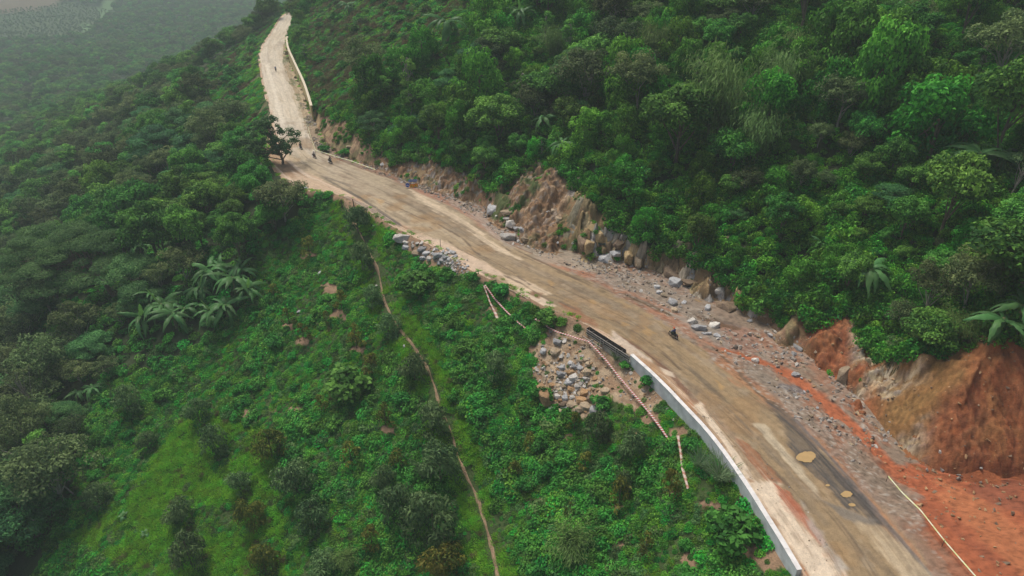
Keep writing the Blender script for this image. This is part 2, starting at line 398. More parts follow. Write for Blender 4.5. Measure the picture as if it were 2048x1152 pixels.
# ---------------------------------------------------------------- the cut bank: broken rock and eroded earth on a finer sheet
def worley(x, y, s=0):
    ix = np.floor(x); iy = np.floor(y); f1 = np.full(x.shape, 9.); f2 = np.full(x.shape, 9.); cid = np.zeros(x.shape); ox = np.zeros(x.shape); oy = np.zeros(x.shape)
    for a in (-1, 0, 1):
        for b in (-1, 0, 1):
            px = ix+a+_h(ix+a, iy+b, s); py = iy+b+_h(ix+a, iy+b, s+1); d = np.hypot(x-px, y-py); m = d < f1
            f2 = np.where(m, f1, np.minimum(f2, d)); cid = np.where(m, _h(ix+a, iy+b, s+2), cid); ox = np.where(m, x-px, ox); oy = np.where(m, y-py, oy); f1 = np.where(m, d, f1)
    return f1, f2, cid, ox, oy
_st = .19; _gx, _gy = np.meshgrid(np.arange(-62, 112, _st), np.arange(34, 205, _st), indexing='ij'); _sh = _gx.shape
_R = samp(GRt, _gx.ravel(), _gy.ravel()).reshape(_sh); _zz = samp(GZ, _gx.ravel(), _gy.ravel()).reshape(_sh); _u, _v, _q = pix(_gx, _gy, _zz)
_msk = (_R > -.3) & (_R < 17) & (_u > 640) & (_u < 2500) & (_v > vegedge(_u)-26) & (_v < 1500) & (_q > 10)
_k = np.where(_msk.ravel())[0]; X, Y = _gx.ravel()[_k], _gy.ravel()[_k]; _zt, _lt, _rt = terrain(X, Y); _zt = np.where(_rt <= 0, -.3, _zt); uu, vv = _u.ravel()[_k], _v.ravel()[_k]
_al = np.arctan2(X-30, Y-52)*26+np.hypot(X, Y)*.12; _n1 = fbm(X/2.2, Y/2.2, 4, 81)-.5; _n2 = fbm(_al/.5, _zt/.42, 3, 83)-.5; _n4 = fbm(X/.33+_zt*1.1, Y/.33-_zt*2.3, 3, 84)-.5; _n3 = fbm(X/7, Y/7, 3, 85)
wx, wy = X+_n1*1.6, Y+_n1*1.6
A1, A2, AC, AX, AY = worley(wx/1.9, wy/1.5, 87); B1, B2, BC, BX, BY = worley(wx/.62, wy/.55+_zt*.9, 91)
crA = sstep(.0, .16, A2-A1); crB = sstep(.0, .2, B2-B1)
cliff = sstep(1118, 1160, uu)*sstep(1545, 1490, uu); frag = sstep(735, 775, uu)*sstep(1000, 960, uu); fragr = sstep(1685, 1720, uu)*sstep(1880, 1800, uu)*sstep(.42, .56, _n3+_n1*.5+sstep(1830, 1740, uu)*.12); red = sstep(1560, 1640, uu)
gully = sstep(985, 1020, uu)*sstep(1150, 1110, uu); upm = sstep(0, .8, _rt); dig = fbm((X+Y*.55)/.35, (X*.55-Y)/4.5, 3, 99)
aspect = np.arctan2(X, Y)
rill = np.abs(fbm((X*.62-Y*.3)/.9+_n1*1.2, (X+Y)/14, 3, 95)-.5)*2
dz = upm*(cliff*((AC-.35)*1.5+AX*(AC*1.8-.9)*.8+AY*(1-AC)*.9-(1-crA)*.55+(BC-.5)*.35-(1-crB)*.16)
   +(frag+.75*gully+.25*red*(1-fragr))*((BC-.4)*.55+BX*(BC-.5)*.7-(1-crB)*.22+(AC-.5)*.4) + fragr*((AC-.4)*.5+(BC-.4)*.5-(1-crB)*.22-(1-crA)*.2)
   +gully*((BC > .7)*.3*crB-.14*rill) + red*(1-fragr)*(-.16*(1-sstep(.0, .2, rill))-.12*sstep(.52, .66, dig)+_n3*.8) + _n1*(.6-.3*red-.35*gully)+_n2*.34+_n4*.22)
Z = _zt+.14+dz
dk = np.exp(-np.abs(_n1)*6)
cb = np.tile(np.array([.235, .15, .09]), (len(X), 1)); cb = mixc(cb, (.34, .235, .14), sstep(-.05, .15, _n2+_n1)); cb = mixc(cb, (.19, .115, .062), sstep(.02, .2, -_n1))
pal = np.array([(.40, .30, .155), (.47, .37, .21), (.30, .205, .105), (.42, .41, .38), (.22, .155, .09), (.36, .25, .125), (.50, .44, .33)])
pc = pal[(AC*6.99).astype(int)]*(.8+.4*BC)[:, None]; cb = cb*(1-cliff*.85)[:, None]+pc*(cliff*.85)[:, None]
cb = mixc(cb, (.10, .065, .035), cliff*(1-crA)*.8+cliff*(1-crB)*.35)
pf = np.array([(.36, .24, .13), (.44, .34, .22), (.27, .16, .085), (.40, .37, .32), (.31, .19, .10)])[(BC*4.99).astype(int)]; fg_ = np.clip(frag*.8+gully*.45, 0, 1); cb = cb*(1-fg_)[:, None]+pf*np.array([.9, .86, .86])*fg_[:, None]; cb = mixc(cb, (.14, .085, .045), frag*(1-crB)*.6)
rb = np.tile(np.array([.30, .098, .036]), (len(X), 1)); rb = mixc(rb, (.31, .115, .048), sstep(0, .15, _n2)); rb = mixc(rb, (.17, .056, .027), sstep(.2, .0, rill)*.7); rb = mixc(rb, (.165, .06, .03), sstep(.5, .68, dig)*.55); rb = mixc(rb, (.34, .14, .06), sstep(.5, .34, dig)*.4)
ol = sstep(1715, 1790, uu)*sstep(1965, 1835, uu+(_n3-.5)*260+_n1*80+(vv-800)*.5); rb = mixc(rb, (.235, .13, .045), ol*.85); rb = mixc(rb, (.155, .105, .05), ol*sstep(.5, .7, _n3+_n1*.4)*sstep(880, 740, vv)*.8); rb = mixc(rb, (.36, .155, .055), sstep(1850, 2000, uu)*sstep(.05, .2, _n1)*.6)
cb = cb*(1-red)[:, None]+rb*red[:, None]
pr = np.array([(.48, .40, .25), (.40, .33, .22), (.30, .20, .10), (.54, .47, .33), (.34, .30, .25)])[(BC*4.99).astype(int)]; cb = cb*(1-fragr*.85)[:, None]+pr*(fragr*.85)[:, None]; cb = mixc(cb, (.13, .08, .04), fragr*(1-crB)*.6)
moss = sstep(.06, .2, fbm(X/3.5, Y/3.5, 3, 97)-.5+_n2*.4)*(1-red*.8); cb = mixc(cb, (.085, .115, .035), moss*.55*(1-cliff*.5))
cb = cb*np.clip(1+_n4*1.3, .5, 1.5)[:, None]
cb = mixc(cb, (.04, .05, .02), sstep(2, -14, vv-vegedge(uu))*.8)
gg = inpoly(uu+_n1*30, vv+_n1*30, [(985,440),(1012,458),(1062,402),(1098,352),(1050,345),(995,388)])*1.; cb = mixc(cb, (.07, .11, .03), gg*sstep(-.12, .05, _n1+_n2*.5)*.9)
M_bank = soilmat('bank_earth', scales=((2., .15), (8., .22), (26., .2)), bump=.10)
rev = np.full(_gx.size, -1); rev[_k] = np.arange(len(_k)); rev = rev.reshape(_sh); q4 = np.stack([rev[:-1, :-1], rev[1:, :-1], rev[1:, 1:], rev[:-1, 1:]], -1).reshape(-1, 4); q4 = q4[(q4 >= 0).all(1)]
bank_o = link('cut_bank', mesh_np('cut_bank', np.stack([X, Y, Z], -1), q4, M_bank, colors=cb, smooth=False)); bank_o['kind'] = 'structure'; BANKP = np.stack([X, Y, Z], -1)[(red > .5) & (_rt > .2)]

# ---------------------------------------------------------------- road
mid = (EDG[1]+EDG[2])/2; seg = np.hypot(*np.diff(mid, axis=0).T); arc = np.r_[0, np.cumsum(seg)]
dist = np.hypot(mid[:, 0], mid[:, 1]); tt = [0.]
while tt[-1] < arc[-1]:
    tt.append(tt[-1]+max(.16, .0026*np.interp(tt[-1], arc, dist)*(1+.004*np.interp(tt[-1], arc, dist))))
tt = np.array(tt)
E = [np.stack([np.interp(tt, arc, e[:, 0]), np.interp(tt, arc, e[:, 1])], -1) for e in EDG]
cw = np.r_[-.045, np.linspace(0, 1, 34), np.linspace(1, 2, 62)[1:], np.linspace(2, 3, 74)[1:], 3.035]
def lat(wv):
    k = int(np.clip(math.floor(wv), 0, 2)); f = wv-k; return E[k]*(1-f)+E[k+1]*f
G3 = np.stack([lat(a) for a in cw], 1)                                   # (T, W, 2)
rx, ry = G3[..., 0].ravel(), G3[..., 1].ravel(); W_ = np.tile(cw, len(tt)); T_ = np.repeat(tt, len(cw))
width = np.hypot(*(E[2]-E[1]).T); width = np.repeat(width, len(cw))
LATM = (W_-1.5)*width                                                     # metres from the crown of the pavement (roughly)
ru, rv, _ = pix(rx, ry, rx*0)
s1 = fbm(T_/9, LATM/.55, 4, 101); s2 = fbm(T_/22, LATM/1.6, 4, 103); s3 = fbm(T_/3, LATM/.22, 3, 105)
b1 = fbm(rx/1.1, ry/1.1, 4, 107); b2 = fbm(rx/4.5, ry/4.5, 3, 109); b3 = fbm(rx/.45, ry/.45, 3, 111)
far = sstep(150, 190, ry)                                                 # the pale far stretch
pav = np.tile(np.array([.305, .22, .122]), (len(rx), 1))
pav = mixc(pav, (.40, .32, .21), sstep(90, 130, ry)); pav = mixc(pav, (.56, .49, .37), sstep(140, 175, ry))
pav = mixc(pav, (.22, .155, .09), sstep(.50, .66, s2*.55+b2*.45)*(1-.6*far)); pav = mixc(pav, (.37, .29, .19), sstep(.56, .66, b1*.6+s2*.4)*.55); q1 = fbm(T_/7+b1*1.2, LATM/1.5+b2*1.5, 4, 117); pav = mixc(pav, (.45, .36, .24), sstep(.54, .62, q1)*(.6-.1*far)*sstep(80, 112, ry+(b2-.5)*16)); pav = mixc(pav, (.215, .165, .105), sstep(.57, .66, fbm(T_/6+b1, LATM/1.1, 4, 119))*.55*(1-far)); pav = mixc(pav, (.60, .53, .41), far*sstep(.5, .65, s1)*.5)
pav = mixc(pav, (.34, .215, .10), sstep(.62, .74, b2)*(1-far)*.5)
trk = fbm(T_/14, LATM/.17, 3, 113); pav = pav*(1-.13*sstep(.55, .72, trk)*(1-.5*far))[:, None]*(.95+.1*s3)[:, None]
shl = np.tile(np.array([.52, .37, .25]), (len(rx), 1)); shl = mixc(shl, (.60, .48, .35), sstep(.4, .6, s1)); shl = mixc(shl, (.36, .235, .14), sstep(.52, .66, s2))
shl = mixc(shl, (.38, .16, .075), sstep(.6, .72, b2*.6+s1*.4)*sstep(150, 110, ry))
shr = np.tile(np.array([.25, .185, .13]), (len(rx), 1)); shr = mixc(shr, (.29, .145, .085), sstep(.44, .56, s2*.5+b2*.5)*.85); shr = mixc(shr, (.31, .265, .21), sstep(.52, .62, b1*.5+b2*.5)*.5)
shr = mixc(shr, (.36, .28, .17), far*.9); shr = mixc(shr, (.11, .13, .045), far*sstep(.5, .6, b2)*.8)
wn = W_+(s1-.5)*.2+(b1-.5)*.22
rc = shl*(1-sstep(.97, 1.03, wn))[:, None]+pav*(sstep(.97, 1.03, wn)*(1-sstep(1.97, 2.03, wn)))[:, None]+shr*sstep(1.97, 2.03, wn)[:, None]
wet = np.clip(sstep(.45, .6, s2)*.6, 0, 1)*(wn > 1)*(wn < 2)
rz = (s1-.5)*.10+(b1-.5)*.06+(s3-.5)*.03
def paint(poly, colr, feather=.25, warp=.7, amt=1., closed=True, half=None, dz=0., streak=0., wetv=None):
    """a soil that covers a traced patch of the road plane"""
    global rc, rz, wet
    P = g0(np.array(poly, float)[:, 0], np.array(poly, float)[:, 1])
    lo, hi = P.min(0)-3, P.max(0)+3
    k = np.where((rx > lo[0]) & (rx < hi[0]) & (ry > lo[1]) & (ry < hi[1]))[0]
    if len(k) == 0: return
    qx = rx[k]; qy = ry[k]
    d = polydist(qx, qy, P, closed)
    if closed: d = np.where(inpoly(qx, qy, P), -d, d)
    else: d = d-half
    d = d+(b1[k]-.5)*warp+(s1[k]-.5)*warp*1.3
    m = sstep(feather, -feather, d)*amt
    if streak: m = m*np.clip(1-streak*sstep(.42, .6, s1[k]*.5+s3[k]*.5), 0, 1)
    rc[k] = rc[k]*(1-m[:, None])+np.asarray(colr)*m[:, None]; rz[k] += dz*m
    if wetv is not None: wet[k] = wet[k]*(1-m)+wetv*m
SAND, PINK, RED, TAN, DARK, GREY = (.64,.53,.39), (.56,.41,.28), (.39,.125,.055), (.33,.235,.13), (.085,.078,.07), (.36,.325,.28)
# right verge
paint([(1444,689),(1509,714),(1583,749),(1638,790),(1678,828),(1732,873),(1772,922),(1800,950)], RED, .25, .9, 1, closed=False, half=.85, dz=-.18)
paint([(1396,632),(1440,640),(1495,655),(1525,700),(1505,712),(1462,697),(1440,682),(1425,652)], (.27,.155,.105), .25, .7, .95, dz=-.1, wetv=.5)
paint([(1490,725),(1540,730),(1590,790),(1650,870),(1700,930),(1720,960),(1690,930),(1620,860),(1540,790)], (.25,.205,.155), .5, 1.8, .75, dz=.06)
paint([(1555,770),(1600,768),(1615,785),(1570,787)], (.16,.15,.15), .3, 1, .8)
paint([(1440,700),(1500,760),(1560,810),(1620,860),(1660,900),(1640,905),(1570,840),(1500,785),(1430,730)], (.38,.19,.095), .3, 1.4, .7, streak=.5)
paint([(1640,880),(1700,950),(1780,1040),(1860,1140),(1900,1200),(1870,1160),(1760,1040),(1670,940)], (.43,.21,.10), .3, 1.2, .8, streak=.7)
paint([(1590,840),(1660,915),(1720,985),(1800,1080),(1860,1150)], (.13,.125,.12), .15, .5, .8, closed=False, half=.28)
paint([(1690,880),(1760,940),(1830,1010),(1850,1050),(1800,1060),(1740,990),(1690,930)], (.25,.195,.14), .5, 1.8, .75)
paint([(1800,935),(1860,915),(1900,925),(2070,940),(2480,980),(2600,1250),(2200,1400),(1960,1240),(1880,1110),(1830,1030),(1830,980)], (.37,.112,.048), .5, 1.6, 1)
paint([(1880,960),(1960,990),(2048,1060),(2200,1200),(2100,1220),(1980,1110),(1880,1010)], (.44,.165,.07), .8, 2., .8)
paint([(1850,1000),(1920,1040),(2000,1110),(2060,1180),(2020,1180),(1930,1090),(1850,1030)], (.24,.075,.038), .6, 2.4, .6, streak=.6)
paint([(1920,945),(2060,960),(2060,1040),(1960,1000)], (.25,.085,.045), .6, 2., .8)
paint([(1780,1030),(1830,1045),(1920,1130),(1990,1200),(1900,1190),(1840,1110)], (.28,.16,.10), .5, 1.2, .8, streak=.5)
paint([(1070,520),(1180,560),(1260,600),(1330,640),(1400,690),(1440,700),(1400,650),(1300,590),(1230,575),(1150,530),(1100,505)], (.37,.175,.10), .3, 1.2, .85, streak=.4)
paint([(1040,490),(1110,490),(1200,525),(1215,545),(1150,540),(1080,520)], (.34,.285,.21), .4, 1.8, .8)
paint([(1180,560),(1250,545),(1330,570),(1400,600),(1440,640),(1380,640),(1300,600)], (.27,.225,.175), .6, 2.2, .6)
paint([(1340,625),(1395,640),(1440,655),(1470,690),(1430,690),(1380,660)], (.30,.26,.21), .4, 1.5, .8, dz=.1)
paint([(1240,590),(1290,610),(1340,635),(1345,628),(1300,606),(1250,586)], (.10,.075,.04), .15, .4, .8, dz=-.1, wetv=1)
paint([(1030,500),(1090,528),(1160,560),(1210,585)], (.13,.095,.06), .12, .5, .75, closed=False, half=.2, dz=-.06)
paint([(1390,625),(1440,640),(1490,650),(1480,658),(1420,645),(1390,635)], (.13,.075,.04), .15, .4, .8, dz=-.12, wetv=1)
paint([(1060,487),(1110,484),(1150,498),(1180,505)], (.10,.085,.05), .1, .3, .7, closed=False, half=.16, dz=-.08, wetv=1)
paint([(1195,528),(1212,524),(1226,530),(1205,538)], (.11,.07,.035), .1, .3, .9, dz=-.1, wetv=1)
paint([(820,375),(880,385),(950,420),(990,460),(1000,480),(960,450),(900,410),(840,390)], (.35,.185,.12), .4, 1.4, .85)
paint([(900,392),(960,420),(1000,460),(1030,500),(1010,495),(960,445),(900,405)], (.36,.31,.25), .4, 1.2, .6)
paint([(820,380),(880,405),(930,440),(1000,495),(1040,520),(1000,505),(920,450),(850,410)], (.60,.48,.33), .3, 1.2, .9, streak=.5)
# pavement
paint([(1535,805),(1560,812),(1610,865),(1650,915),(1700,965),(1745,1020),(1765,1050),(1735,1040),(1690,1010),(1650,970),(1610,930),(1580,890),(1560,850)], DARK, .35, 1.0, .95, streak=.35, dz=-.04)
paint([(1640,1000),(1690,1020),(1750,1040),(1745,1052),(1690,1038)], (.19,.17,.14), .3, .6, .8)
paint([(1330,690),(1400,755),(1460,820),(1520,880),(1560,930)], (.13,.105,.075), .25, .8, .6, closed=False, half=.3, streak=.6)
paint([(1230,668),(1290,705),(1340,745),(1380,790)], (.17,.085,.05), .15, .5, .85, closed=False, half=.33, dz=-.06)
paint([(1380,790),(1440,850),(1500,915),(1550,965)], (.20,.15,.10), .2, .6, .7, closed=False, half=.3, dz=-.06)
paint([(1225,660),(1262,690),(1305,720),(1300,732),(1262,712),(1225,680)], (.57,.47,.36), .2, .8, .85)
paint([(1320,735),(1345,745),(1350,756),(1330,748)], SAND, .1, .3, .8)
paint([(1640,1000),(1600,960),(1550,895),(1510,850),(1530,850),(1580,910),(1630,975)], (.50,.42,.29), .2, .7, .85, streak=.3)
paint([(1725,1050),(1760,1060),(1870,1152),(1960,1260),(1880,1260),(1800,1150)], (.50,.40,.26), .5, 1.2, .8, streak=.5)
paint([(1690,1060),(1740,1100),(1800,1160),(1780,1160),(1720,1110)], (.17,.13,.085), .3, .8, .7, streak=.4)
paint([(1390,805),(1430,835),(1470,880),(1500,920),(1530,960),(1560,1000),(1520,985),(1480,930),(1440,880),(1400,835)], (.30,.215,.125), .3, .7, .85, wetv=.8)
for q in ((700,400),(770,435)): pass
paint([(640,352),(700,385),(760,422),(800,452)], (.10,.085,.07), .12, .5, .85, closed=False, half=.33, streak=.3)
paint([(690,395),(740,418),(790,450)], (.14,.12,.105), .2, .6, .75, closed=False, half=.6, streak=.5)
paint([(610,330),(640,352),(700,372)], (.17,.13,.085), .15, .5, .7, closed=False, half=.35)
paint([(1020,575),(1060,580),(1110,612),(1100,622),(1050,600)], (.60,.48,.35), .25, .8, .9)
paint([(1000,548),(1050,560),(1110,590),(1070,590),(1020,570)], (.60,.47,.32), .25, .9, .85)
paint([(1120,608),(1160,618),(1200,650),(1195,658),(1150,640)], (.27,.125,.065), .25, .9, .85, streak=.4, dz=-.05)
paint([(1064,582),(1085,588),(1078,598),(1060,590)], (.20,.115,.06), .2, .5, .9)
paint([(835,470),(880,480),(960,520),(1010,552),(960,545),(900,510)], (.60,.46,.33), .3, .9, .8)
for q, hw_ in (([(880,452),(925,476),(949,504),(995,528),(1026,546),(1060,570)], .12), ([(998,487),(1026,507),(1074,525),(1123,549),(1165,560),(1227,587),(1255,598),(1297,608),(1335,615)], .14), ([(1123,605),(1175,632),(1213,640),(1231,643),(1272,667),(1325,705),(1360,740)], .13), ([(1078,566),(1100,572),(1118,585),(1112,592)], .10), ([(1010,552),(1040,566),(1075,588),(1105,606)], .09), ([(1420,690),(1470,735),(1520,790),(1560,815)], .12), ([(1500,890),(1540,935),(1580,975),(1620,1015)], .10), ([(770,405),(830,432),(880,452)], .12), ([(860,455),(920,500),(960,520)], .10)):
    paint(q, (.135, .09, .052), .07, .45, .8, closed=False, half=hw_, dz=-.05, wetv=.7)
for q in ([(1180,600),(1196,606),(1190,612),(1176,607)], [(1290,655),(1312,668),(1300,674),(1284,664)], [(1095,560),(1110,566),(1102,572)], [(1430,760),(1452,776),(1440,782)], [(745,395),(770,402),(762,410)], [(1240,640),(1260,652),(1246,654)]):
    paint(q, (.42, .26, .10), .15, .7, .6)
# left verge near the wall
paint([(1400,805),(1432,850),(1480,915),(1510,965),(1490,960),(1455,900),(1420,850),(1390,815)], SAND, .25, .6, .95, dz=.05)
paint([(1495,965),(1545,965),(1600,1045),(1660,1120),(1690,1190),(1640,1190),(1600,1130),(1550,1050)], SAND, .35, .9, 1, dz=.08)
paint([(1475,880),(1500,890),(1545,945),(1560,965),(1535,962),(1500,925)], (.30,.145,.075), .2, .7, .95, dz=.08, streak=.35)
paint([(1548,970),(1580,985),(1625,1045),(1660,1090),(1640,1090),(1590,1040),(1555,995)], (.36,.13,.07), .22, .7, 1, dz=.12, streak=.3)
paint([(1540,1000),(1580,1055),(1640,1120),(1620,1120),(1570,1060)], (.33,.24,.16), .3, 1.0, .5, streak=.6)
paint([(1600,1000),(1640,1060),(1700,1140),(1680,1140),(1620,1060)], (.42,.38,.32), .3, .8, .7)
paint([(1280,745),(1330,790),(1390,850),(1400,850),(1340,785),(1290,742)], (.63,.54,.42), .25, .7, .7)
paint([(1270,705),(1300,725),(1350,780),(1390,830),(1370,830),(1320,780)], (.37,.22,.11), .25, .8, .8)
# lay-by under the big tree, far
paint([(585,345),(640,362),(690,390),(640,400),(590,385)], (.50,.37,.25), .5, 1.6, .9)
paint([(572,300),(600,325),(640,350),(650,358),(600,340),(570,315)], (.47,.37,.24), .4, 1., .8)
for poly in ([(534,130),(545,170),(556,215),(566,250)],):
    paint(poly, (.68,.61,.48), .3, .8, .7, closed=False, half=.55)
paint([(566,125),(575,160),(590,190),(604,235)], (.33,.25,.15), .4, 1.4, .6, closed=False, half=.5, streak=.5)
paint([(572,105),(582,140),(600,190),(612,235),(622,240),(606,190),(590,140)], (.50,.39,.25), .4, 1.5, .7)
for (pu_, pv_, pa_, pb_) in ((1612,915,24,16),(1693,990,15,10),(1704,1011,11,6)):
    paint([(pu_+pa_*math.cos(k*.785), pv_+pb_*math.sin(k*.785)) for k in range(8)], (.07, .06, .05), .3, .6, .75, dz=-.03, wetv=1)
# tyre tracks along the carriageway
tw_ = np.zeros(len(rx))
for off_, sd_ in ((-2.1, 1), (-.55, 2), (.45, 3), (1.35, 4), (2.3, 5), (-1.3, 6), (2.9, 7), (-2.9, 8)):
    for gg_ in (0, .42): 
        wob = (fbm(T_/26, T_*0+sd_, 3, 131)-.5)*2.6; on_ = sstep(.45, .58, fbm(T_/17, T_*0+sd_*3.3, 2, 133))
        tw_ = np.maximum(tw_, on_*np.exp(-((LATM-off_-gg_*(sd_ % 2)-wob)/.11)**2))
tw_ = tw_*(W_ > .9)*(W_ < 2.1)*(.6+.4*(b1 > .45))
rc = rc*(1-.30*tw_*(1-.4*far))[:, None]; rz = rz-.045*tw_; wet = np.maximum(wet, tw_*.5)
# the whole road fades into the lanes of its edge
ditch = np.exp(-((W_-2.55)/.2)**2)*.22*sstep(140, 100, ry)*sstep(58, 66, ry)
crown = -.05*((np.clip(W_, 1, 2)-1.5)*2)**2
rz = rz+crown-ditch+(W_ > 2)*(b1-.5)*.22+(W_ > 2)*(b3-.5)*.1+(W_ < 1)*(b1-.5)*.12+.12
edge_ = (W_ < -.001) | (W_ > 3.001)
rz = np.where(edge_, -.28, rz); rz = np.where(W_ > 2.97, np.minimum(rz, .05), rz)
rz = rz+(W_ > 2)*sstep(70, 60, ry)*(b2-.5)*.7+(W_ > 2)*sstep(72, 62, ry)*(s1-.5)*.35
rz = rz+(W_ > 2)*sstep(68, 58, ry)*(b3-.5)*.22
rc = rc*(.80+.40*b3)[:, None]
gr = fbm(rx/.3, ry/.3, 2, 115); rc = mixc(rc, (.40, .36, .30), sstep(.66, .74, gr)*(W_ > 2)*sstep(.4, .55, b2)*.8*(rc[:, 0] < 1.9*rc[:, 1])); rc = rc*(1-.35*sstep(.4, .3, gr)*(W_ > 2))[:, None]
nT, nW = len(tt), len(cw); idx = np.arange(nT*nW).reshape(nT, nW)
F = np.stack([idx[:-1, :-1], idx[:-1, 1:], idx[1:, 1:], idx[1:, :-1]], -1).reshape(-1, 4)[:, ::-1]
M_road = soilmat('road_soil', scales=((1.3, .12), (7., .18), (30., .2)), bump=.06, wet=True)
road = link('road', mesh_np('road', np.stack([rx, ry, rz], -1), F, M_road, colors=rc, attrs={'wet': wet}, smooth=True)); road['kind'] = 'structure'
from mathutils.kdtree import KDTree
_sel = np.arange(0, len(rx), 2); KD = KDTree(len(_sel))
for i in _sel: KD.insert((rx[i], ry[i], 0), int(i))
KD.balance()
def zroad(px, py): return float(rz[KD.find((px, py, 0))[1]])
def on(u, v):
    """like hit, but on the road's own relief where the road lies"""
    p = hit(u, v); l = samp(GL, np.array([p.x]), np.array([p.y]))[0]; r = samp(GRt, np.array([p.x]), np.array([p.y]))[0]
    if l <= 0 and r <= 0: p.z = zroad(p.x, p.y)
    return p
# puddles of muddy water
M_mud = simple('muddy_water', (.46, .31, .13), .08, .06, 2., spec=.5)
for (pu, pv, a, b, sd_) in ((1612,915,19,11.5,1),(1693,990,10.5,6.5,2),(1704,1011,7,3.5,3),(1655,972,4.5,2.2,4)):
    c = g0(pu, pv); ex = g0(pu+a, pv); ey = g0(pu, pv-b); n_ = 72; vs = []
    for k in range(n_):
        a_ = 2*PI*k/n_; q = .70+.58*float(fbm(np.array([math.cos(a_)*2.4+sd_*9]), np.array([math.sin(a_)*2.4]), 4, 201)[0])+.08*math.sin(2*a_+sd_)
        p = c+(ex-c)*math.cos(a_)*q+(ey-c)*math.sin(a_)*q; vs.append((p[0], p[1]))
    ins = [zroad(*p) for p in vs]; zz = max(ins)+.012
    me = bpy.data.meshes.new('puddle'); me.from_pydata([(p[0], p[1], zz) for p in vs], [], [tuple(range(n_))]); me.materials.append(M_mud)
    # lower the road beneath the puddle so that the water lies in a hollow
    o = link('puddle', me); o['kind'] = 'structure'
# footpath down the orchard
pts = np.vstack([PATHXY]); tn = np.gradient(pts, axis=0); tn /= np.linalg.norm(tn, axis=1)[:, None]; nn = np.stack([-tn[:, 1], tn[:, 0]], -1)
wd = .02+.36*fbm(np.arange(len(pts))/4., np.zeros(len(pts)), 2, 211); vs = []
for k in (-1, -.4, .4, 1):
    q = pts+nn*(wd*k)[:, None]; vs.append(np.column_stack([q, HS(q[:, 0], q[:, 1])+(.09 if abs(k) < .9 else -.03)]))
vs = np.stack(vs, 1).reshape(-1, 3); n_ = len(pts); idx = np.arange(n_*4).reshape(n_, 4)
F = np.stack([idx[:-1, :-1], idx[:-1, 1:], idx[1:, 1:], idx[1:, :-1]], -1).reshape(-1, 4)[:, ::-1]
cpath = np.tile(np.array([.30, .205, .125]), (len(vs), 1))*(.7+.6*fbm(vs[:, 0]/.8, vs[:, 1]/.8, 3, 213))[:, None]
pth = link('footpath', mesh_np('footpath', vs, F, M_ground, colors=cpath, smooth=True)); pth['kind'] = 'structure'

# ---------------------------------------------------------------- vegetation: meshes of the kinds
def unit(a): return a/np.maximum(np.linalg.norm(a, axis=-1, keepdims=True), 1e-9)
def quads_leaf(c, nrm, L, Wd, rg, droop=.25, tdir=None):
    n_ = len(c); nrm = unit(nrm)
    t = rg.normal(size=(n_, 3)) if tdir is None else tdir+rg.normal(size=(n_, 3))*.35
    t = unit(t-nrm*(t*nrm).sum(1, keepdims=True)); b = np.cross(nrm, t)
    L = (L*rg.uniform(.7, 1.3, n_))[:, None]; Wd = (Wd*rg.uniform(.7, 1.3, n_))[:, None]
    V = np.stack([c-t*L*.45, c+b*Wd*.5+nrm*L*.06, c+t*L*.55-nrm*L*droop, c-b*Wd*.5+nrm*L*.06], 1)
    return V
def cloud(blobs, n, L, Wd, rg, up=.5, low=-.35, droop=.25, fill=.25, hang=0.):
    """leaf clumps: leaves spread through the shell of each blob"""
    out = []; lv = []
    for (cx, cy, cz, ax, ay, az) in blobs:
        m = int(n*(ax*ay*max(ax, az))**(2/3)) if n > 0 else 1
        m = max(m, 8)
        d = unit(rg.normal(size=(m*2, 3))); d = d[d[:, 2] > low][:m]; m = len(d)
        r = 1-fill*rg.random(m)**1.5+.08*rg.normal(size=m)
        c = np.array([cx, cy, cz])+d*r[:, None]*np.array([ax, ay, az])
        nr = d*np.array([1, 1, .9])+np.array([0, 0, up])+rg.normal(size=(m, 3))*.45
        td = None
        if hang: td = d*np.array([1, 1, .2])+np.array([0, 0, -hang])
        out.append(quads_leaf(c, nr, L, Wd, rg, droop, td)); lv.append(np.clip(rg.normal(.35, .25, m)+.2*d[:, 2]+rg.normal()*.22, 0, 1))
    V = np.concatenate(out); return V, np.repeat(np.concatenate(lv), 4)
def leafmesh(name, V, lv, mat):
    n_ = len(V); return mesh_np(name, V.reshape(-1, 3), np.arange(n_*4).reshape(n_, 4), mat, attrs={'lv': lv})
def limbs(trunk, tops, rg, r0=.2):
    mb = MB(); mb.tube(trunk, [r0*(1-.5*i/(len(trunk)-1)) for i in range(len(trunk))], 6)
    for tpt in tops:
        k = rg.integers(max(1, len(trunk)-3), len(trunk)); a = Vector(trunk[k]); b = Vector(tpt)
        m = a.lerp(b, .5)+Vector((rg.normal()*.25, rg.normal()*.25, .15))
        mb.tube([a, m, b], [r0*.42, r0*.3, r0*.12], 5, False)
    return mb
L_broad = leafmat('broad_leaf', (0.03, 0.145, 0.025), (0.18, 0.48, 0.07), rnd=.42)
L_vine = leafmat('vine_leaf', (0.028, 0.17, 0.018), (0.17, 0.53, 0.055), rnd=.4)
L_scrub = leafmat('scrub_leaf', (0.05, 0.098, 0.036), (0.19, 0.275, 0.095), rnd=.5, hue=.03)
L_feather = leafmat('feather_leaf', (.036, .15, .048), (.14, .37, .105), rnd=.3)
L_orch = leafmat('orchard_leaf', (0.045, 0.12, 0.042), (0.22, 0.36, 0.13), rnd=.35, hue=.02)
L_sap = leafmat('sapling_leaf', (0.1, 0.14, 0.02), (0.26, 0.28, 0.05), rnd=.3, hue=.03)
L_shrub = leafmat('shrub_leaf', (0.022, 0.155, 0.02), (0.12, 0.44, 0.065), rnd=.35)
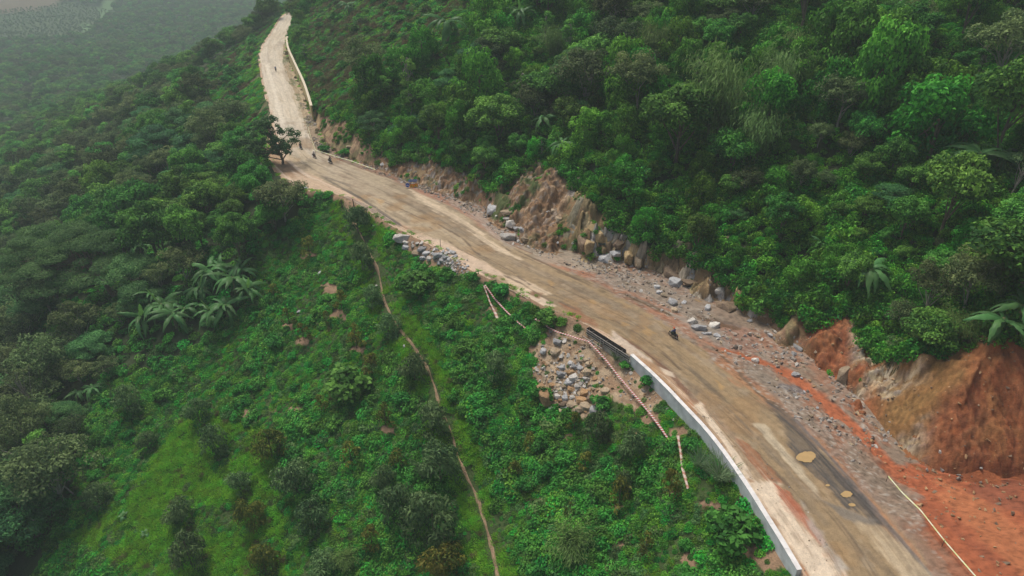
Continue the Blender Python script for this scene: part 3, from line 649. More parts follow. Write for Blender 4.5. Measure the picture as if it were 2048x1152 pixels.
L_weed = leafmat('weed_leaf', (0.022, 0.195, 0.018), (0.12, 0.48, 0.055), rnd=.5, hue=.05)
L_grass = leafmat('grass_blade', (0.12, 0.4, 0.025), (0.28, 0.6, 0.05), rnd=.3, hue=.03)
L_dry = leafmat('dry_grass', (.13, .12, .05), (.22, .19, .09), rnd=.3, hue=.03)
L_bam = leafmat('bamboo_leaf', (0.08, 0.17, 0.04), (0.22, 0.36, 0.1), rnd=.25, hue=.02)
L_ban = leafmat('banana_leaf_green', (.045, .15, .045), (.12, .28, .085), rnd=.3, hue=.015, rough=.4)
L_bany = leafmat('banana_leaf_young', (.12, .30, .05), (.17, .36, .08), rnd=.15, hue=.015, rough=.4)
L_band = leafmat('banana_leaf_dry', (.28, .19, .09), (.36, .26, .13), rnd=.2, hue=.01)
M_bark = simple('bark', (.16, .12, .085), .9, .4, 3., .03)
M_palebark = simple('pale_bark', (.34, .30, .25), .9, .3, 3., .02)
M_stemg = simple('green_stem', (.14, .18, .07), .7, .3, 3.)

def ellblobs(rg, k, c, rad, br, zmin=-.35):
    out = []
    for i in range(k):
        d = rg.normal(size=3); d /= np.linalg.norm(d)
        if d[2] < zmin: d[2] = -d[2]*.5
        q = rg.uniform(.55, .95); r = rg.uniform(*br)
        out.append((c[0]+d[0]*rad[0]*q, c[1]+d[1]*rad[1]*q, c[2]+d[2]*rad[2]*q, r, r, r*rg.uniform(.65, .95)))
    return out
KIND = {}      # kind -> list of variants; a variant is [(part name, mesh), ...]
def reg(kind, parts): KIND.setdefault(kind, []).append(parts)
for s in range(4):
    rg = np.random.default_rng(100+s)
    bl = ellblobs(rg, 34, (0, 0, 5.0), (3.3, 3.3, 2.6), (.75, 1.35)); bl += [(0, 0, 4.6, 2.2, 2.2, 1.8)]
    V, lv = cloud(bl, 115, .40, .22, rg)
    reg('broad_tree', [('crown', leafmesh('crown', V, lv, L_broad)), ('trunk', limbs([(0, 0, -.6), (.1, 0, 1.3), (-.05, .1, 2.6), (0, 0, 4)], [b[:3] for b in bl[:9]], rg).mesh('trunk', M_bark))])
for s in range(4):
    rg = np.random.default_rng(200+s); H_ = rg.uniform(5, 6.4); bl = []
    for i in range(44):
        h = rg.random()**.8; a = rg.random()*2*PI; rr = (2.2*math.sqrt(max(0, 1-h*h))+.5)*rg.uniform(.75, 1.05)*(1+.3*math.sin(3*a+s)); r = rg.uniform(.5, 1.0)
        bl.append((math.cos(a)*rr, math.sin(a)*rr, h*H_*.95, r, r, r*rg.uniform(.9, 1.5)))
    bl += [(0, 0, H_*.45, 1.8, 1.8, H_*.48)]
    V, lv = cloud(bl, 125, .34, .2, rg, up=.25, low=-.6, hang=.8)
    reg('vine_tree', [('crown', leafmesh('crown', V, lv, L_vine)), ('trunk', limbs([(0, 0, -.6), (.1, 0, 1.5), (0, .1, 3.5)], [b[:3] for b in bl[:5]], rg, .16).mesh('trunk', M_bark))])
for s in range(4):
    rg = np.random.default_rng(300+s)
    bl = ellblobs(rg, 46, (0, 0, 4.4), (3.4, 3.2, 2.3), (.45, .95), -.2); bl += [(0, 0, 3.9, 2.0, 2.0, 1.3)]
    V, lv = cloud(bl, 130, .30, .15, rg, up=.6)
    reg('scrub_tree', [('crown', leafmesh('crown', V, lv, L_scrub)), ('trunk', limbs([(0, 0, -.6), (.15, 0, 1.2), (-.1, .1, 2.4), (0, 0, 3.4)], [b[:3] for b in bl[:14]], rg, .15).mesh('trunk', M_palebark))])
for s in range(3):
    rg = np.random.default_rng(400+s); bl = []
    for i in range(30):
        h = rg.random(); a = rg.random()*2*PI; rr = (1.35*math.sqrt(1-h*h)+.15)*rg.uniform(.6, 1); r = rg.uniform(.32, .6)
        bl.append((math.cos(a)*rr, math.sin(a)*rr, .45+h*2.3, r, r, r*.8))
    bl += [(0, 0, 1.3, .9, .9, 1.1)]
    V, lv = cloud(bl, 260, .30, .10, rg, up=.3, droop=.4, hang=.5)
    reg('orchard_tree', [('crown', leafmesh('crown', V, lv, L_orch)), ('trunk', limbs([(0, 0, -.4), (0, .03, .8), (0, 0, 2.6)], [], rg, .09).mesh('trunk', M_bark))])
for s in range(3):
    rg = np.random.default_rng(450+s); bl = []
    for i in range(14):
        h = rg.random(); a = rg.random()*2*PI; rr = (.62*(1-h)+.1)*rg.uniform(.6, 1); r = rg.uniform(.18, .32)
        bl.append((math.cos(a)*rr, math.sin(a)*rr, .3+h*1.5, r, r, r*.9))
    V, lv = cloud(bl, 420, .22, .075, rg, up=.3, droop=.4, hang=.5)
    reg('fruit_sapling', [('crown', leafmesh('crown', V, lv, L_sap)), ('stem', limbs([(0, 0, -.3), (0, .02, .6), (0, 0, 1.6)], [], rg, .04).mesh('stem', M_bark))])
for s in range(3):
    rg = np.random.default_rng(500+s)
    bl = ellblobs(rg, 18, (0, 0, .75), (1.1, 1.1, .75), (.35, .65), -.1)
    V, lv = cloud(bl, 130, .34, .25, rg, up=.7)
    reg('leafy_shrub', [('foliage', leafmesh('foliage', V, lv, L_shrub)), ('stem', limbs([(0, 0, -.3), (0, .02, .4), (0, 0, .9)], [b[:3] for b in bl[:5]], rg, .05).mesh('stem', M_bark))])
for s in range(3):                                            # bamboo: arching culms with hanging narrow leaves
    rg = np.random.default_rng(550+s); mb = MB(); cs = []; ns = []; td = []
    for i in range(26):
        a = rg.random()*2*PI; h = rg.uniform(4.5, 7.2); o = rg.uniform(1.2, 3.2); b0 = Vector((rg.normal()*.3, rg.normal()*.3, -.3)); P = []
        for k in range(7):
            t = k/6; P.append(b0+Vector((math.cos(a)*o*t**2.2, math.sin(a)*o*t**2.2, h*(t-.22*t**3.5))))
        mb.tube(P, [.05*(1-.85*k/6) for k in range(7)], 4, False)
        for q in range(110):
            t = rg.uniform(.3, 1.02); k = min(int(t*6), 5); f = t*6-k; p = P[k].lerp(P[k+1], f)
            sc = .2+.5*(1-abs(t-.75)); cs.append(np.array(p)+rg.normal(size=3)*np.array([sc, sc, sc*.8])*.75)
            ns.append(np.array([math.cos(a), math.sin(a), 1.1])+rg.normal(size=3)*.5); td.append(np.array([math.cos(a)*.7, math.sin(a)*.7, -.7]))
    V = quads_leaf(np.array(cs), np.array(ns), .55, .085, rg, .3, np.array(td)); lv = np.repeat(np.clip(rg.normal(.5, .3, len(V)), 0, 1), 4)
    reg('bamboo_clump', [('foliage', leafmesh('foliage', V, lv, L_bam)), ('culms', mb.mesh('culms', M_stemg))])
for s in range(3):                                            # layered feathery trees
    rg = np.random.default_rng(570+s); bl = []
    for i in range(36):
        a = rg.random()*2*PI; q = math.sqrt(rg.random()); r = rg.uniform(.7, 1.25); bl.append((math.cos(a)*q*3.4, math.sin(a)*q*3.4, 5.6-1.5*q*q-rg.random()*1.6*q+rg.normal()*.3, r*1.25, r*1.25, r*.38))
    V, lv = cloud(bl, 150, .42, .12, rg, up=1.0, low=-.5, droop=.4)
    reg('feather_tree', [('crown', leafmesh('crown', V, lv, L_feather)), ('trunk', limbs([(0, 0, -.6), (.2, 0, 1.5), (.1, .1, 3.0), (0, 0, 4.2)], [b[:3] for b in bl[:14]], rg, .2).mesh('trunk', M_palebark))])
for s in range(2):                                            # tall ragged trees with foliage in tufts along bare limbs
    rg = np.random.default_rng(580+s); bl = []
    for i in range(20):
        h = rg.uniform(.35, 1); a = rg.random()*2*PI; q = rg.uniform(.3, 1)*(2.6-1.2*h); r = rg.uniform(.35, .85); bl.append((math.cos(a)*q, math.sin(a)*q, h*8.2, r*1.2, r*1.2, r*.7))
    V, lv = cloud(bl, 150, .40, .2, rg, up=.6)
    reg('ragged_tree', [('crown', leafmesh('crown', V, lv, L_broad)), ('trunk', limbs([(0, 0, -.6), (.2, 0, 2), (-.1, .2, 4), (.1, 0, 6), (0, 0, 7.6)], [b[:3] for b in bl], rg, .17).mesh('trunk', M_palebark))])
# banana leaves: an arching blade folded along its midrib, torn at the edge
def banana_leaf(seed, arch, L=2.6, mat=None):
    rg = np.random.default_rng(seed); n_ = 11; vs = []; fs = []
    for i in range(n_+1):
        t = i/n_; x_ = L*(t-.12*arch*t*t); z_ = L*(.62*t-arch*.78*t*t)
        wd = .34*math.sin(PI*min(1, .06+.94*t)**.8)**.6*(1-.25*rg.random()) if 0 < i < n_ else .03
        wl_ = wd*rg.uniform(.55, 1.05); wr_ = wd*rg.uniform(.55, 1.05); vs += [(x_, -wl_, z_-.45*wl_-.07*rg.random()), (x_, 0, z_), (x_, wr_, z_-.45*wr_-.07*rg.random())]
    for i in range(n_):
        a = i*3; fs += [(a, a+3, a+4, a+1), (a+1, a+4, a+5, a+2)]
    lv = np.repeat(.3+.5*rg.random(n_+1), 3)
    return mesh_np('leaf', vs, fs, mat or L_ban, attrs={'lv': lv})
BL = [banana_leaf(600+i, .8+.35*i) for i in range(3)]; BLY = banana_leaf(610, .15, 2.0, L_bany); BLD = banana_leaf(611, 1.6, 2.0, L_band)
rg = np.random.default_rng(620)
BST = MB().tube([(0, 0, -.5), (.03, 0, .8), (0, .04, 1.9)], [.17, .14, .10], 8).mesh('stem', simple('banana_stem', (.20, .19, .09), .6, .35, 4.))
# ground cover tufts
L_weed2 = leafmat('dull_weed_leaf', (.045, .14, .035), (.17, .33, .10), rnd=.45, hue=.04)
COVER = {}
def covr(kind, V, lv, mat): COVER.setdefault(kind, []).append(leafmesh(kind+'_tuft', V, lv, mat))
for s in range(4):
    rg = np.random.default_rng(700+s); m = 210; a = rg.random(m)*2*PI; r = np.sqrt(rg.random(m))*.85
    c = np.stack([r*np.cos(a), r*np.sin(a), (.16+.34*(1-r*r))*rg.uniform(.35, 1.1, m)], 1)
    n_ = np.stack([np.cos(a)*r*.7, np.sin(a)*r*.7, np.ones(m)], 1)+rg.normal(size=(m, 3))*.4
    V = quads_leaf(c, n_, .21, .16, rg); covr('weed', V, np.repeat(np.clip(rg.normal(.4, .36, m), 0, 1), 4), L_weed if s < 3 else L_weed2)
for s in range(3):
    rg = np.random.default_rng(720+s); bl = ellblobs(rg, 12, (0, 0, .35), (.8, .8, .5), (.25, .5), 0)
    V, lv = cloud(bl, 130, .26, .17, rg, up=.6); covr('bush', V, lv, L_shrub)
for s in range(3):
    rg = np.random.default_rng(740+s); bl = ellblobs(rg, 14, (0, 0, .4), (.9, .9, .8), (.3, .6), -.2)
    V, lv = cloud(bl, 110, .30, .18, rg, up=.3, hang=.6, low=-.7); covr('creeper', V, lv, L_vine)
def blades(rg, m, rad, h, wdt, lean):
    a = rg.random(m)*2*PI; r = np.sqrt(rg.random(m))*rad; b = rg.random(m)*2*PI
    base = np.stack([r*np.cos(a), r*np.sin(a), np.full(m, -.05)], 1); hh = h*rg.uniform(.5, 1.2, m)
    tip = base+np.stack([np.cos(b)*lean*hh, np.sin(b)*lean*hh, hh], 1)
    mid_ = (base+tip)/2+np.array([0, 0, 1])*hh[:, None]*.18; sd = np.stack([-np.sin(b), np.cos(b), np.zeros(m)], 1)*wdt
    return np.stack([base, mid_-sd, tip, mid_+sd], 1)
for s in range(3):
    rg = np.random.default_rng(760+s); V = blades(rg, 190, .75, .34, .028, .8); covr('grass', V, np.repeat(np.clip(rg.normal(.45, .3, len(V)), 0, 1), 4), L_grass)
for s in range(2):
    rg = np.random.default_rng(780+s); V = blades(rg, 150, .6, .7, .03, .7); covr('dry', V, np.repeat(np.clip(rg.normal(.45, .3, len(V)), 0, 1), 4), L_dry)
TG = []
for s in range(2):                                            # tall arching grass tussock by the wall
    rg = np.random.default_rng(790+s); V = blades(rg, 170, .3, 1.7, .03, .9); TG.append(leafmesh('blades', V, np.repeat(np.clip(rg.normal(.45, .3, len(V)), 0, 1), 4), leafmat('tussock_blade', (0.09, 0.19, 0.08), (0.22, 0.34, 0.17), rnd=.15)))

# ---------------------------------------------------------------- scattering
def instances(name, pts, rot, scl, idx, meshes, kind='stuff'):
    """one object: tufts set out on points by geometry nodes"""
    if len(pts) == 0: return None
    src = bpy.data.collections.new(name+'_source')
    for i, me in enumerate(meshes): src.objects.link(bpy.data.objects.new('source_%s_%02d' % (name, i), me))
    me = bpy.data.meshes.new(name); me.vertices.add(len(pts)); me.vertices.foreach_set('co', np.asarray(pts, np.float32).ravel())
    a = me.attributes.new('rot', 'FLOAT_VECTOR', 'POINT'); a.data.foreach_set('vector', np.asarray(rot, np.float32).ravel())
    a = me.attributes.new('scl', 'FLOAT_VECTOR', 'POINT'); sc = np.asarray(scl, np.float32)
    if sc.ndim == 1: sc = np.repeat(sc[:, None], 3, 1)
    a.data.foreach_set('vector', np.ascontiguousarray(sc).ravel())
    a = me.attributes.new('idx', 'INT', 'POINT'); a.data.foreach_set('value', np.asarray(idx, np.int32))
    o = link(name, me); o['kind'] = kind
    ng = bpy.data.node_groups.new(name, 'GeometryNodeTree')
    ng.interface.new_socket('Geometry', in_out='INPUT', socket_type='NodeSocketGeometry'); ng.interface.new_socket('Geometry', in_out='OUTPUT', socket_type='NodeSocketGeometry')
    gi = ng.nodes.new('NodeGroupInput'); go = ng.nodes.new('NodeGroupOutput'); ip = ng.nodes.new('GeometryNodeInstanceOnPoints'); ci = ng.nodes.new('GeometryNodeCollectionInfo')
    ci.inputs['Collection'].default_value = src; ci.inputs['Separate Children'].default_value = True; ci.inputs['Reset Children'].default_value = True
    def na(n_, t):
        q = ng.nodes.new('GeometryNodeInputNamedAttribute'); q.data_type = t; q.inputs['Name'].default_value = n_; return q.outputs['Attribute']
    e2r = ng.nodes.new('FunctionNodeEulerToRotation')
    ng.links.new(gi.outputs[0], ip.inputs['Points']); ng.links.new(ci.outputs[0], ip.inputs['Instance']); ip.inputs['Pick Instance'].default_value = True
    ng.links.new(na('idx', 'INT'), ip.inputs['Instance Index']); ng.links.new(na('rot', 'FLOAT_VECTOR'), e2r.inputs[0]); ng.links.new(e2r.outputs[0], ip.inputs['Rotation'])
    ng.links.new(na('scl', 'FLOAT_VECTOR'), ip.inputs['Scale']); ng.links.new(ip.outputs[0], go.inputs[0])
    md = o.modifiers.new('tufts', 'NODES'); md.node_group = ng
    return o
CAT = {'feather_tree': 'tree', 'ragged_tree': 'tree', 'broad_tree': 'tree', 'vine_tree': 'tree', 'scrub_tree': 'tree', 'orchard_tree': 'fruit tree', 'fruit_sapling': 'sapling', 'leafy_shrub': 'shrub', 'bamboo_clump': 'bamboo'}
def plant(kind, p, s, label, group=None, var=None, rz=None, tilt=(0, 0), sz=1.):
    parts = KIND[kind][(random.randrange(len(KIND[kind])) if var is None else var) % len(KIND[kind])]
    e = empty(kind, p, 0, label, CAT[kind], group); e.rotation_euler = (tilt[0], tilt[1], random.random()*2*PI if rz is None else rz); e.scale = (s*random.uniform(.82, 1.22), s*random.uniform(.82, 1.22), s*sz*random.uniform(.88, 1.15))
    for n_, me in parts: link(n_, me, e)
    return e
def grid(x0, x1, y0, y1, step, seed, jit=.5):
    rg = np.random.default_rng(seed); gx, gy = np.meshgrid(np.arange(x0, x1, step), np.arange(y0, y1, step)); gx = gx.ravel()+rg.uniform(-jit, jit, gx.size)*step; gy = gy.ravel()+rg.uniform(-jit, jit, gy.size)*step
    return gx, gy, rg
def info(gx, gy, mu=160, mv=200):
    z_ = samp(GZ, gx, gy); l = samp(GL, gx, gy); r = samp(GRt, gx, gy); u_, v_, zc_ = pix(gx, gy, z_)
    vis = (u_ > -mu) & (u_ < 2048+mu) & (v_ > -mv) & (v_ < 1152+mv) & (zc_ > 5) & (gy > 20)
    return z_, l, r, u_, v_, zc_, vis
KEEP = []                                                # world circles kept free of scattered trees
def clear_of(gx, gy, extra=0.):
    m = np.ones(gx.shape, bool)
    for (a, b, r) in KEEP: m &= np.hypot(gx-a, gy-b) > r+extra
    return m

# ---- plants placed one by one
def P_(u, v): return hit(u, v)
# the spreading tree beside the lay-by
def lone_tree():
    p = P_(566, 328); rg = np.random.default_rng(801); e = empty('roadside_tree', p, 0, 'dark green spreading tree with bare forked trunk standing at the road edge beside the lay-by', 'tree')
    m = mpp(p); right = Vector((1, 0, 0)); tops = []; bl = []
    cr = [(484,300),(492,272),(520,250),(545,236),(556,250),(575,252),(594,250),(603,275),(598,292),(580,300),(574,310),(555,300),(530,318),(500,318)]; k_ = 0
    while k_ < 95:
        a = rg.uniform(480, 606); b = rg.uniform(232, 322)
        if not inpoly(np.array([a]), np.array([b]), cr)[0]: continue
        k_ += 1; dx = (a-566)*m; dz = (328-b)*m*1.03; dy = rg.uniform(-3.2, 3.2); r = rg.uniform(.55, 1.15)
        bl.append((dx, dy, max(dz, 2.0)+rg.normal()*.3, r, r, r*.9))
        if k_ % 3 == 0: tops.append((dx*.9, dy*.9, max(dz, 2.0)-.2))
    V, lv = cloud(bl, 120, .42, .26, rg, up=.5, fill=1.0); link('crown', leafmesh('crown', V, lv, leafmat('roadside_leaf', (.040, .105, .034), (.13, .24, .08), rnd=.05)), e)
    limbs([(0, 0, -.5), (.1, 0, 1.0), (-.2, 0, 2.0), (-.5, .1, 3.2)], tops, rg, .34).build('trunk', M_bark, e)
    KEEP.append((p.x-3, p.y, 6.0))
lone_tree()
# the big umbrella-crowned tree of the left edge
def umbrella_tree():
    p = P_(222, 592); rg = np.random.default_rng(811); m = mpp(p)
    e = empty('umbrella_tree', p, 0, 'huge umbrella-crowned tree with feathery blue-green layers and leaning bare trunk', 'tree'); bl = []; tops = []
    for i in range(74):
        a = 2*PI*rg.random(); q = math.sqrt(rg.random()); dx = -74*m+math.cos(a)*q*112*m; dz = 88*m+math.sin(a)*q*70*m*.55+20*m*(1-q*q); dy = math.sin(a)*q*8+rg.normal()*1.5
        r = rg.uniform(1.2, 2.3); bl.append((dx, dy, max(dz, 3), r*1.2, r*1.2, r*.42)); tops.append((dx, dy, max(dz, 3)-.3))
    V, lv = cloud(bl, 150, .42, .13, rg, up=1.1, low=-.5, droop=.35); link('crown', leafmesh('crown', V, lv, L_feather), e)
    limbs([(.6, 0, -.5), (-.2, 0, 2.5), (-1.2, .2, 5), (-3.2, .3, 7.5), (-5, 0, 9)], tops[:26], rg, .5).build('trunk', simple('umbrella_bark', (.20, .135, .10), .9, .3, 3., .03), e)
    KEEP.append((p.x-6, p.y, 10.5))
umbrella_tree()
# slanting pale trunks at the left bottom edge
def leaning(u0, v0, u1, v1, label, rad=.14, crown=True):
    p = P_(u0, v0); m = mpp(p); rg = np.random.default_rng(int(u0+v0)); dx = (u1-u0)*m; dz = (v0-v1)*m*1.1
    e = empty('leaning_tree', p, 0, label, 'tree'); tops = [(dx*1.02+rg.normal()*1.2, rg.normal()*1.2, dz*1.04+rg.uniform(.2, 1.8)) for _ in range(16)]
    bl = [(t[0], t[1], t[2], *(rg.uniform(.5, .9),)*2, .5) for t in tops]
    limbs([(0, 0, -.4), (dx*.3, .1, dz*.35), (dx*.65, 0, dz*.7), (dx, .1, dz)], tops, rg, rad).build('trunk', M_palebark, e)
    V, lv = cloud(bl, 95, .3, .13, rg, up=.7); link('crown', leafmesh('crown', V, lv, L_scrub), e)
leaning(152, 990, 78, 905, 'thin leaning tree with long bare pale trunk at the forest edge, lower of the pair')
leaning(140, 962, 105, 890, 'thin leaning tree with bare reddish trunk at the forest edge, upper of the pair', .12)
leaning(85, 1048, 10, 1000, 'leaning tree with grey bare limbs over brown soil near the left edge')
leaning(92, 850, 70, 750, 'tall sparse tree with many bare pale twigs showing through its grey-green crown', .16)
leaning(2015, 405, 2028, 335, 'slim tree with bare pale stem beside banana leaves at the right edge', .12)
OT = [(432,915,34,'between two grass glades left of the slope'),(300,905,25,'small and grey green in the bright grass at lower left'),(365,1050,33,'round and dark, above the lowest left fruit tree'),(385,1140,40,'broad and grey green, cut by the bottom edge at left'),(505,1060,37,'with yellow leafed top, in the bright grass'),(532,1150,38,'with yellow leafed top, cut by the bottom edge'),(545,920,34,'dark and round beside a pale stone, left of the yellow topped pair'),(592,990,40,'with a small yellow tip, middle of the slope'),(628,1060,36,'pale edged, below the tree with the yellow tip'),(482,985,26,'small, left of the tree with the yellow tip'),(652,1150,30,'narrow and dark, at the bottom edge beside a feathery shrub'),(866,870,38,'standing against the footpath, upper of two'),(882,970,48,'large, standing against the footpath, lower of two'),(770,985,28,'small and dark, left of the pale round tree'),(800,1040,40,'pale and rounded, left of the biggest fruit tree'),(868,1090,60,'biggest on the slope, near the bottom of the path'),(888,1160,46,'yellow green, at the bottom edge below the biggest fruit tree'),(830,765,32,'dark, touching the bend of the footpath'),(726,545,28,'upper left of the footpath, near its start'),(746,615,25,'left of the footpath above a small white stone'),(778,680,28,'right against the footpath, halfway down the slope'),(258,830,34,'broad and pale at the forest edge'),(200,1015,30,'dark and low at the forest edge, lower left'),(400,850,26,'in the weeds above the round glade tree'),(716,470,28,'dark and low beside the top of the footpath'),(1192,885,30,'dark, below the dumped stones'),(1264,920,34,'dark and round, halfway down right of the path'),(1245,985,26,'low, in the weeds right of the path'),(990,760,28,'dark, right of the footpath under the bright mound'),(945,1040,18,'')]
n_ot = 0
for i, (a, b, r, t) in enumerate(OT):
    if not t: continue
    p = P_(a, b-r*.18); s = r*mpp(p)/1.6; o = plant('orchard_tree', p, s, ('fruit tree '+t), 'fruit trees planted on the open slope'); KEEP.append((p.x, p.y, r*mpp(p)*.8))
    if 'yellow' in t and 'tip' not in t: o.name = 'orchard_tree'; o.children[0].data = o.children[0].data.copy(); o.children[0].data.materials[0] = leafmat('yellowing_leaf', (0.06, 0.12, 0.02), (0.26, 0.25, 0.04), rnd=.1)
SG = [(620,512,15,'beside a patch of bare brown soil near the top of the slope'),(578,648,13,''),(608,680,14,''),(713,695,17,'upper of a pair with bare soil at its foot, left of the path'),(744,748,17,'lower of a pair with bare soil at its foot, left of the path'),(684,620,14,'over a wide patch of dry soil'),(772,852,20,'olive, above bare soil and a white stone'),(703,925,19,'bronze, below a grey stone on the slope'),(797,935,17,'bronze, left of the big tree by the path'),(645,825,13,''),(550,600,12,''),(1170,938,15,''),(1060,898,13,''),(1148,862,14,'yellow green, under the dumped stones'),(1140,1035,13,''),(1238,1010,25,'feathery grey green, with red soil at its foot'),(1338,995,22,'bronze, beside the lowest striped tape'),(1290,1108,20,''),(745,1095,18,'olive, between dark fruit trees near the bottom'),(655,650,10,''),(1030,955,14,'')]
for (a, b, r, t) in SG:
    p = P_(a, b); s = r*mpp(p)/.62
    plant('fruit_sapling', p, s, 'fruit sapling '+t if t else 'small olive fruit sapling among the weeds of the open slope', 'young fruit saplings on the open slope')
    KEEP.append((p.x, p.y, .9))
for (a, b, r, k, t) in [(835,590,44,'leafy_shrub','big glossy round shrub below the pile of grey boulders'),(1463,1090,60,'leafy_shrub','wide bright green bush beside the bottom end of the white wall'),(1140,1125,58,'bamboo_clump','low spreading clump with narrow bamboo-like leaves at the bottom of the slope'),(700,790,48,'leafy_shrub','broad mound of leafy bush in the middle of the open slope'),(690,1140,30,'bamboo_clump','small feathery clump of narrow leaves at the bottom edge'),(1000,590,20,'leafy_shrub','low bush beside the upper end of the striped tape'),(1290,660,0,'',''),(1250,738,13,'leafy_shrub','small bright bush under the timber formwork'),(1300,775,24,'leafy_shrub','bright bush at the upper end of the white wall'),(1382,900,20,'leafy_shrub','small bush between the striped tape and the wall'),(1100,585,0,'',''),(1085,800,24,'leafy_shrub','dark bush left of the large orange slab'),(1200,815,20,'leafy_shrub','dark shrub at the foot of the dumped stones'),(650,305,13,'leafy_shrub','green shrub behind the corner of the yellow tape'),(690,312,14,'leafy_shrub','pointed bright shrub on the bare bank behind the yellow tape'),(1600,640,0,'',''),(1010,455,0,'','')]:
    if not k or not r: continue
    p = P_(a, b-r*.15); s = r*mpp(p)/(1.45 if k == 'leafy_shrub' else 3.0); plant(k, p, s, t, sz=.9 if k == 'leafy_shrub' else .75); KEEP.append((p.x, p.y, r*mpp(p)*.8))
# bamboo on the hill
for (a, b, r, t) in [(1432,290,95,'large pale bamboo clump fountaining out of the dark hillside'),(1510,330,75,'bamboo clump drooping below and right of the large pale one'),(1560,210,65,'bamboo clump with pale drooping tips under the dark tree'),(1310,130,45,'bamboo clump high on the hill above the dark hollow'),(1590,140,50,'bamboo clump near the top of the hill beside a broad-leaved tree'),(1105,120,40,'small yellow-green bamboo clump near the top middle'),(1900,690,42,'pale reedy bamboo clump overhanging the red cut'),(1830,690,36,'reedy clump on the lip of the red cut, left of the palm-like leaves')]:
    p = P_(a, b); s = r*mpp(p)/3.1; plant('bamboo_clump', p, s, t, sz=1.0); KEEP.append((p.x, p.y, r*mpp(p)*.6))
# named trees of the hill
for (a, b, r, k, t) in [(1740,245,70,'vine_tree','tall tree smothered in vines like a hooded figure, upper right'),(1650,140,55,'vine_tree','rounded vine covered tree in the upper right, left of the hooded one'),(1600,70,75,'broad_tree','broad dark tree with grey-green leaves near the top edge'),(1985,330,95,'broad_tree','fresh green broad-leaved tree at the right edge'),(1990,180,80,'scrub_tree','brown-grey thin-leaved tree in the top right corner'),(1920,80,60,'broad_tree','pale-leaved tree with layered branches near the top right corner'),(1850,330,75,'vine_tree','dark vine covered tree left of the banana leaves at the right edge'),(1880,470,75,'broad_tree','blue-grey leaved tree above the reedy lip of the red cut'),(2030,520,60,'broad_tree','pale green tree at the right edge above the large palm-like leaves'),(735,190,55,'scrub_tree','dark rust-tinged tree above the tan wall and the bare bank'),(845,130,30,'vine_tree','pointed vine covered tree below the lone banana plant'),(960,215,50,'vine_tree','hanging curtain of creepers right of the rust-tinged tree'),(1350,330,70,'broad_tree','bright leaved tree low on the hill below the bamboo'),(1270,230,60,'scrub_tree','grey-brown twiggy tree in the middle of the hillside'),(1690,590,42,'broad_tree','small tree overhanging the gully of red soil')]:
    p = P_(a, b); s = r*mpp(p)/{'vine_tree': 2.9, 'broad_tree': 3.7, 'scrub_tree': 3.7}[k]; plant(k, p, s, t, sz=1.1); KEEP.append((p.x, p.y, r*mpp(p)*.55))
# bananas
def banana(p, s, label, group=None, nl=9, dry=True, young=True, seed=0, stem=True):
    rg = np.random.default_rng(seed); e = empty('banana_plant', p, rg.random()*6.28, label, 'banana plant', group); e.scale = (s, s, s)
    if stem: link('stem', BST, e)
    for k in range(nl+4):
        me = BL[rg.integers(0, 3)]; o = link('leaf', me, e)
        o.location = (0, 0, 1.75+.15*rg.random()); a = k*2.4+rg.normal()*.25
        o.rotation_euler = (rg.normal()*.35, rg.uniform(-.45, .5), a); q = rg.uniform(.85, 1.25); o.scale = (q, q, q)
    if young: o = link('leaf', BLY, e); o.location = (0, 0, 1.8); o.rotation_euler = (0, -.7, rg.random()*6.28); tag(o, 'pale young leaf standing upright')
    if dry:
        o = link('leaf', BLD, e); o.location = (0, 0, 1.6); o.rotation_euler = (0, .5, rg.random()*6.28); tag(o, 'dry brown hanging leaf')
    dn_ = math.hypot(p.x, p.y); KEEP.append((p.x-p.x/dn_*2.2*s, p.y-p.y/dn_*2.2*s, 3.6*s)); return e
BN = [(448,560,26,'in the banana grove, behind its tallest plant'),(405,600,28,'in the banana grove, between its top and left middle'),(312,612,26,'in the banana grove, upper left'),(375,640,26,'in the banana grove, centre, with a dry leaf'),(500,600,26,'at the right rim of the banana grove beside the weeds'),(426,572,34,'in the banana grove, top of it and left of the tallest'),(473,590,38,'tallest of the banana grove, at its upper right'),(332,640,36,'in the banana grove, left middle'),(354,655,34,'in the banana grove with a dry hanging leaf, middle'),(292,662,33,'leftmost of the banana grove, with one upright pale leaf'),(430,650,30,'in the banana grove, lower right beside the weeds'),(458,640,34,'lowest right of the banana grove'),(486,560,26,'half hidden behind the tallest of the grove'),(278,450,22,'alone among trees right of the umbrella tree'),(284,512,22,'right of the leaning umbrella trunk'),(192,570,20,'under the umbrella tree beside its trunk'),(322,405,18,'small, high on the left slope above the grove'),(896,85,38,'alone on the brown scrub near the top of the hill'),(1088,258,22,'with one orange dead leaf, in the creepers above the gully'),(1122,312,26,'at the lip of the bare gully'),(1730,575,42,'with long level leaves and an orange dead leaf, above the red soil'),(1945,350,44,'dark, under the fresh green tree at the right edge'),(1992,345,34,'at the right edge beside the slim bare stem'),(1990,680,48,'with long ribbed leaves over the red cut, left of two'),(2030,650,44,'over the red cut at the right edge'),(1042,50,24,'at the top of the hill among dark creepers'),(698,30,18,'at the top edge above the brown scrub'),(350,140,9,'small pale, far down the hazy slope'),(372,175,9,'small pale, beside the upper left scrub'),(160,800,18,'dark, at the forest edge on the left'),(190,790,18,'dark, at the forest edge, right of its twin'),(365,100,8,'tiny, in the haze below the far road'),(340,420,14,'small, on the slope above the grove, right of its twin'),(1030,240,16,'small, in the creepers left of the orange dead leaf'),(1640,500,16,'small, half sunk in creepers of the hillside')]
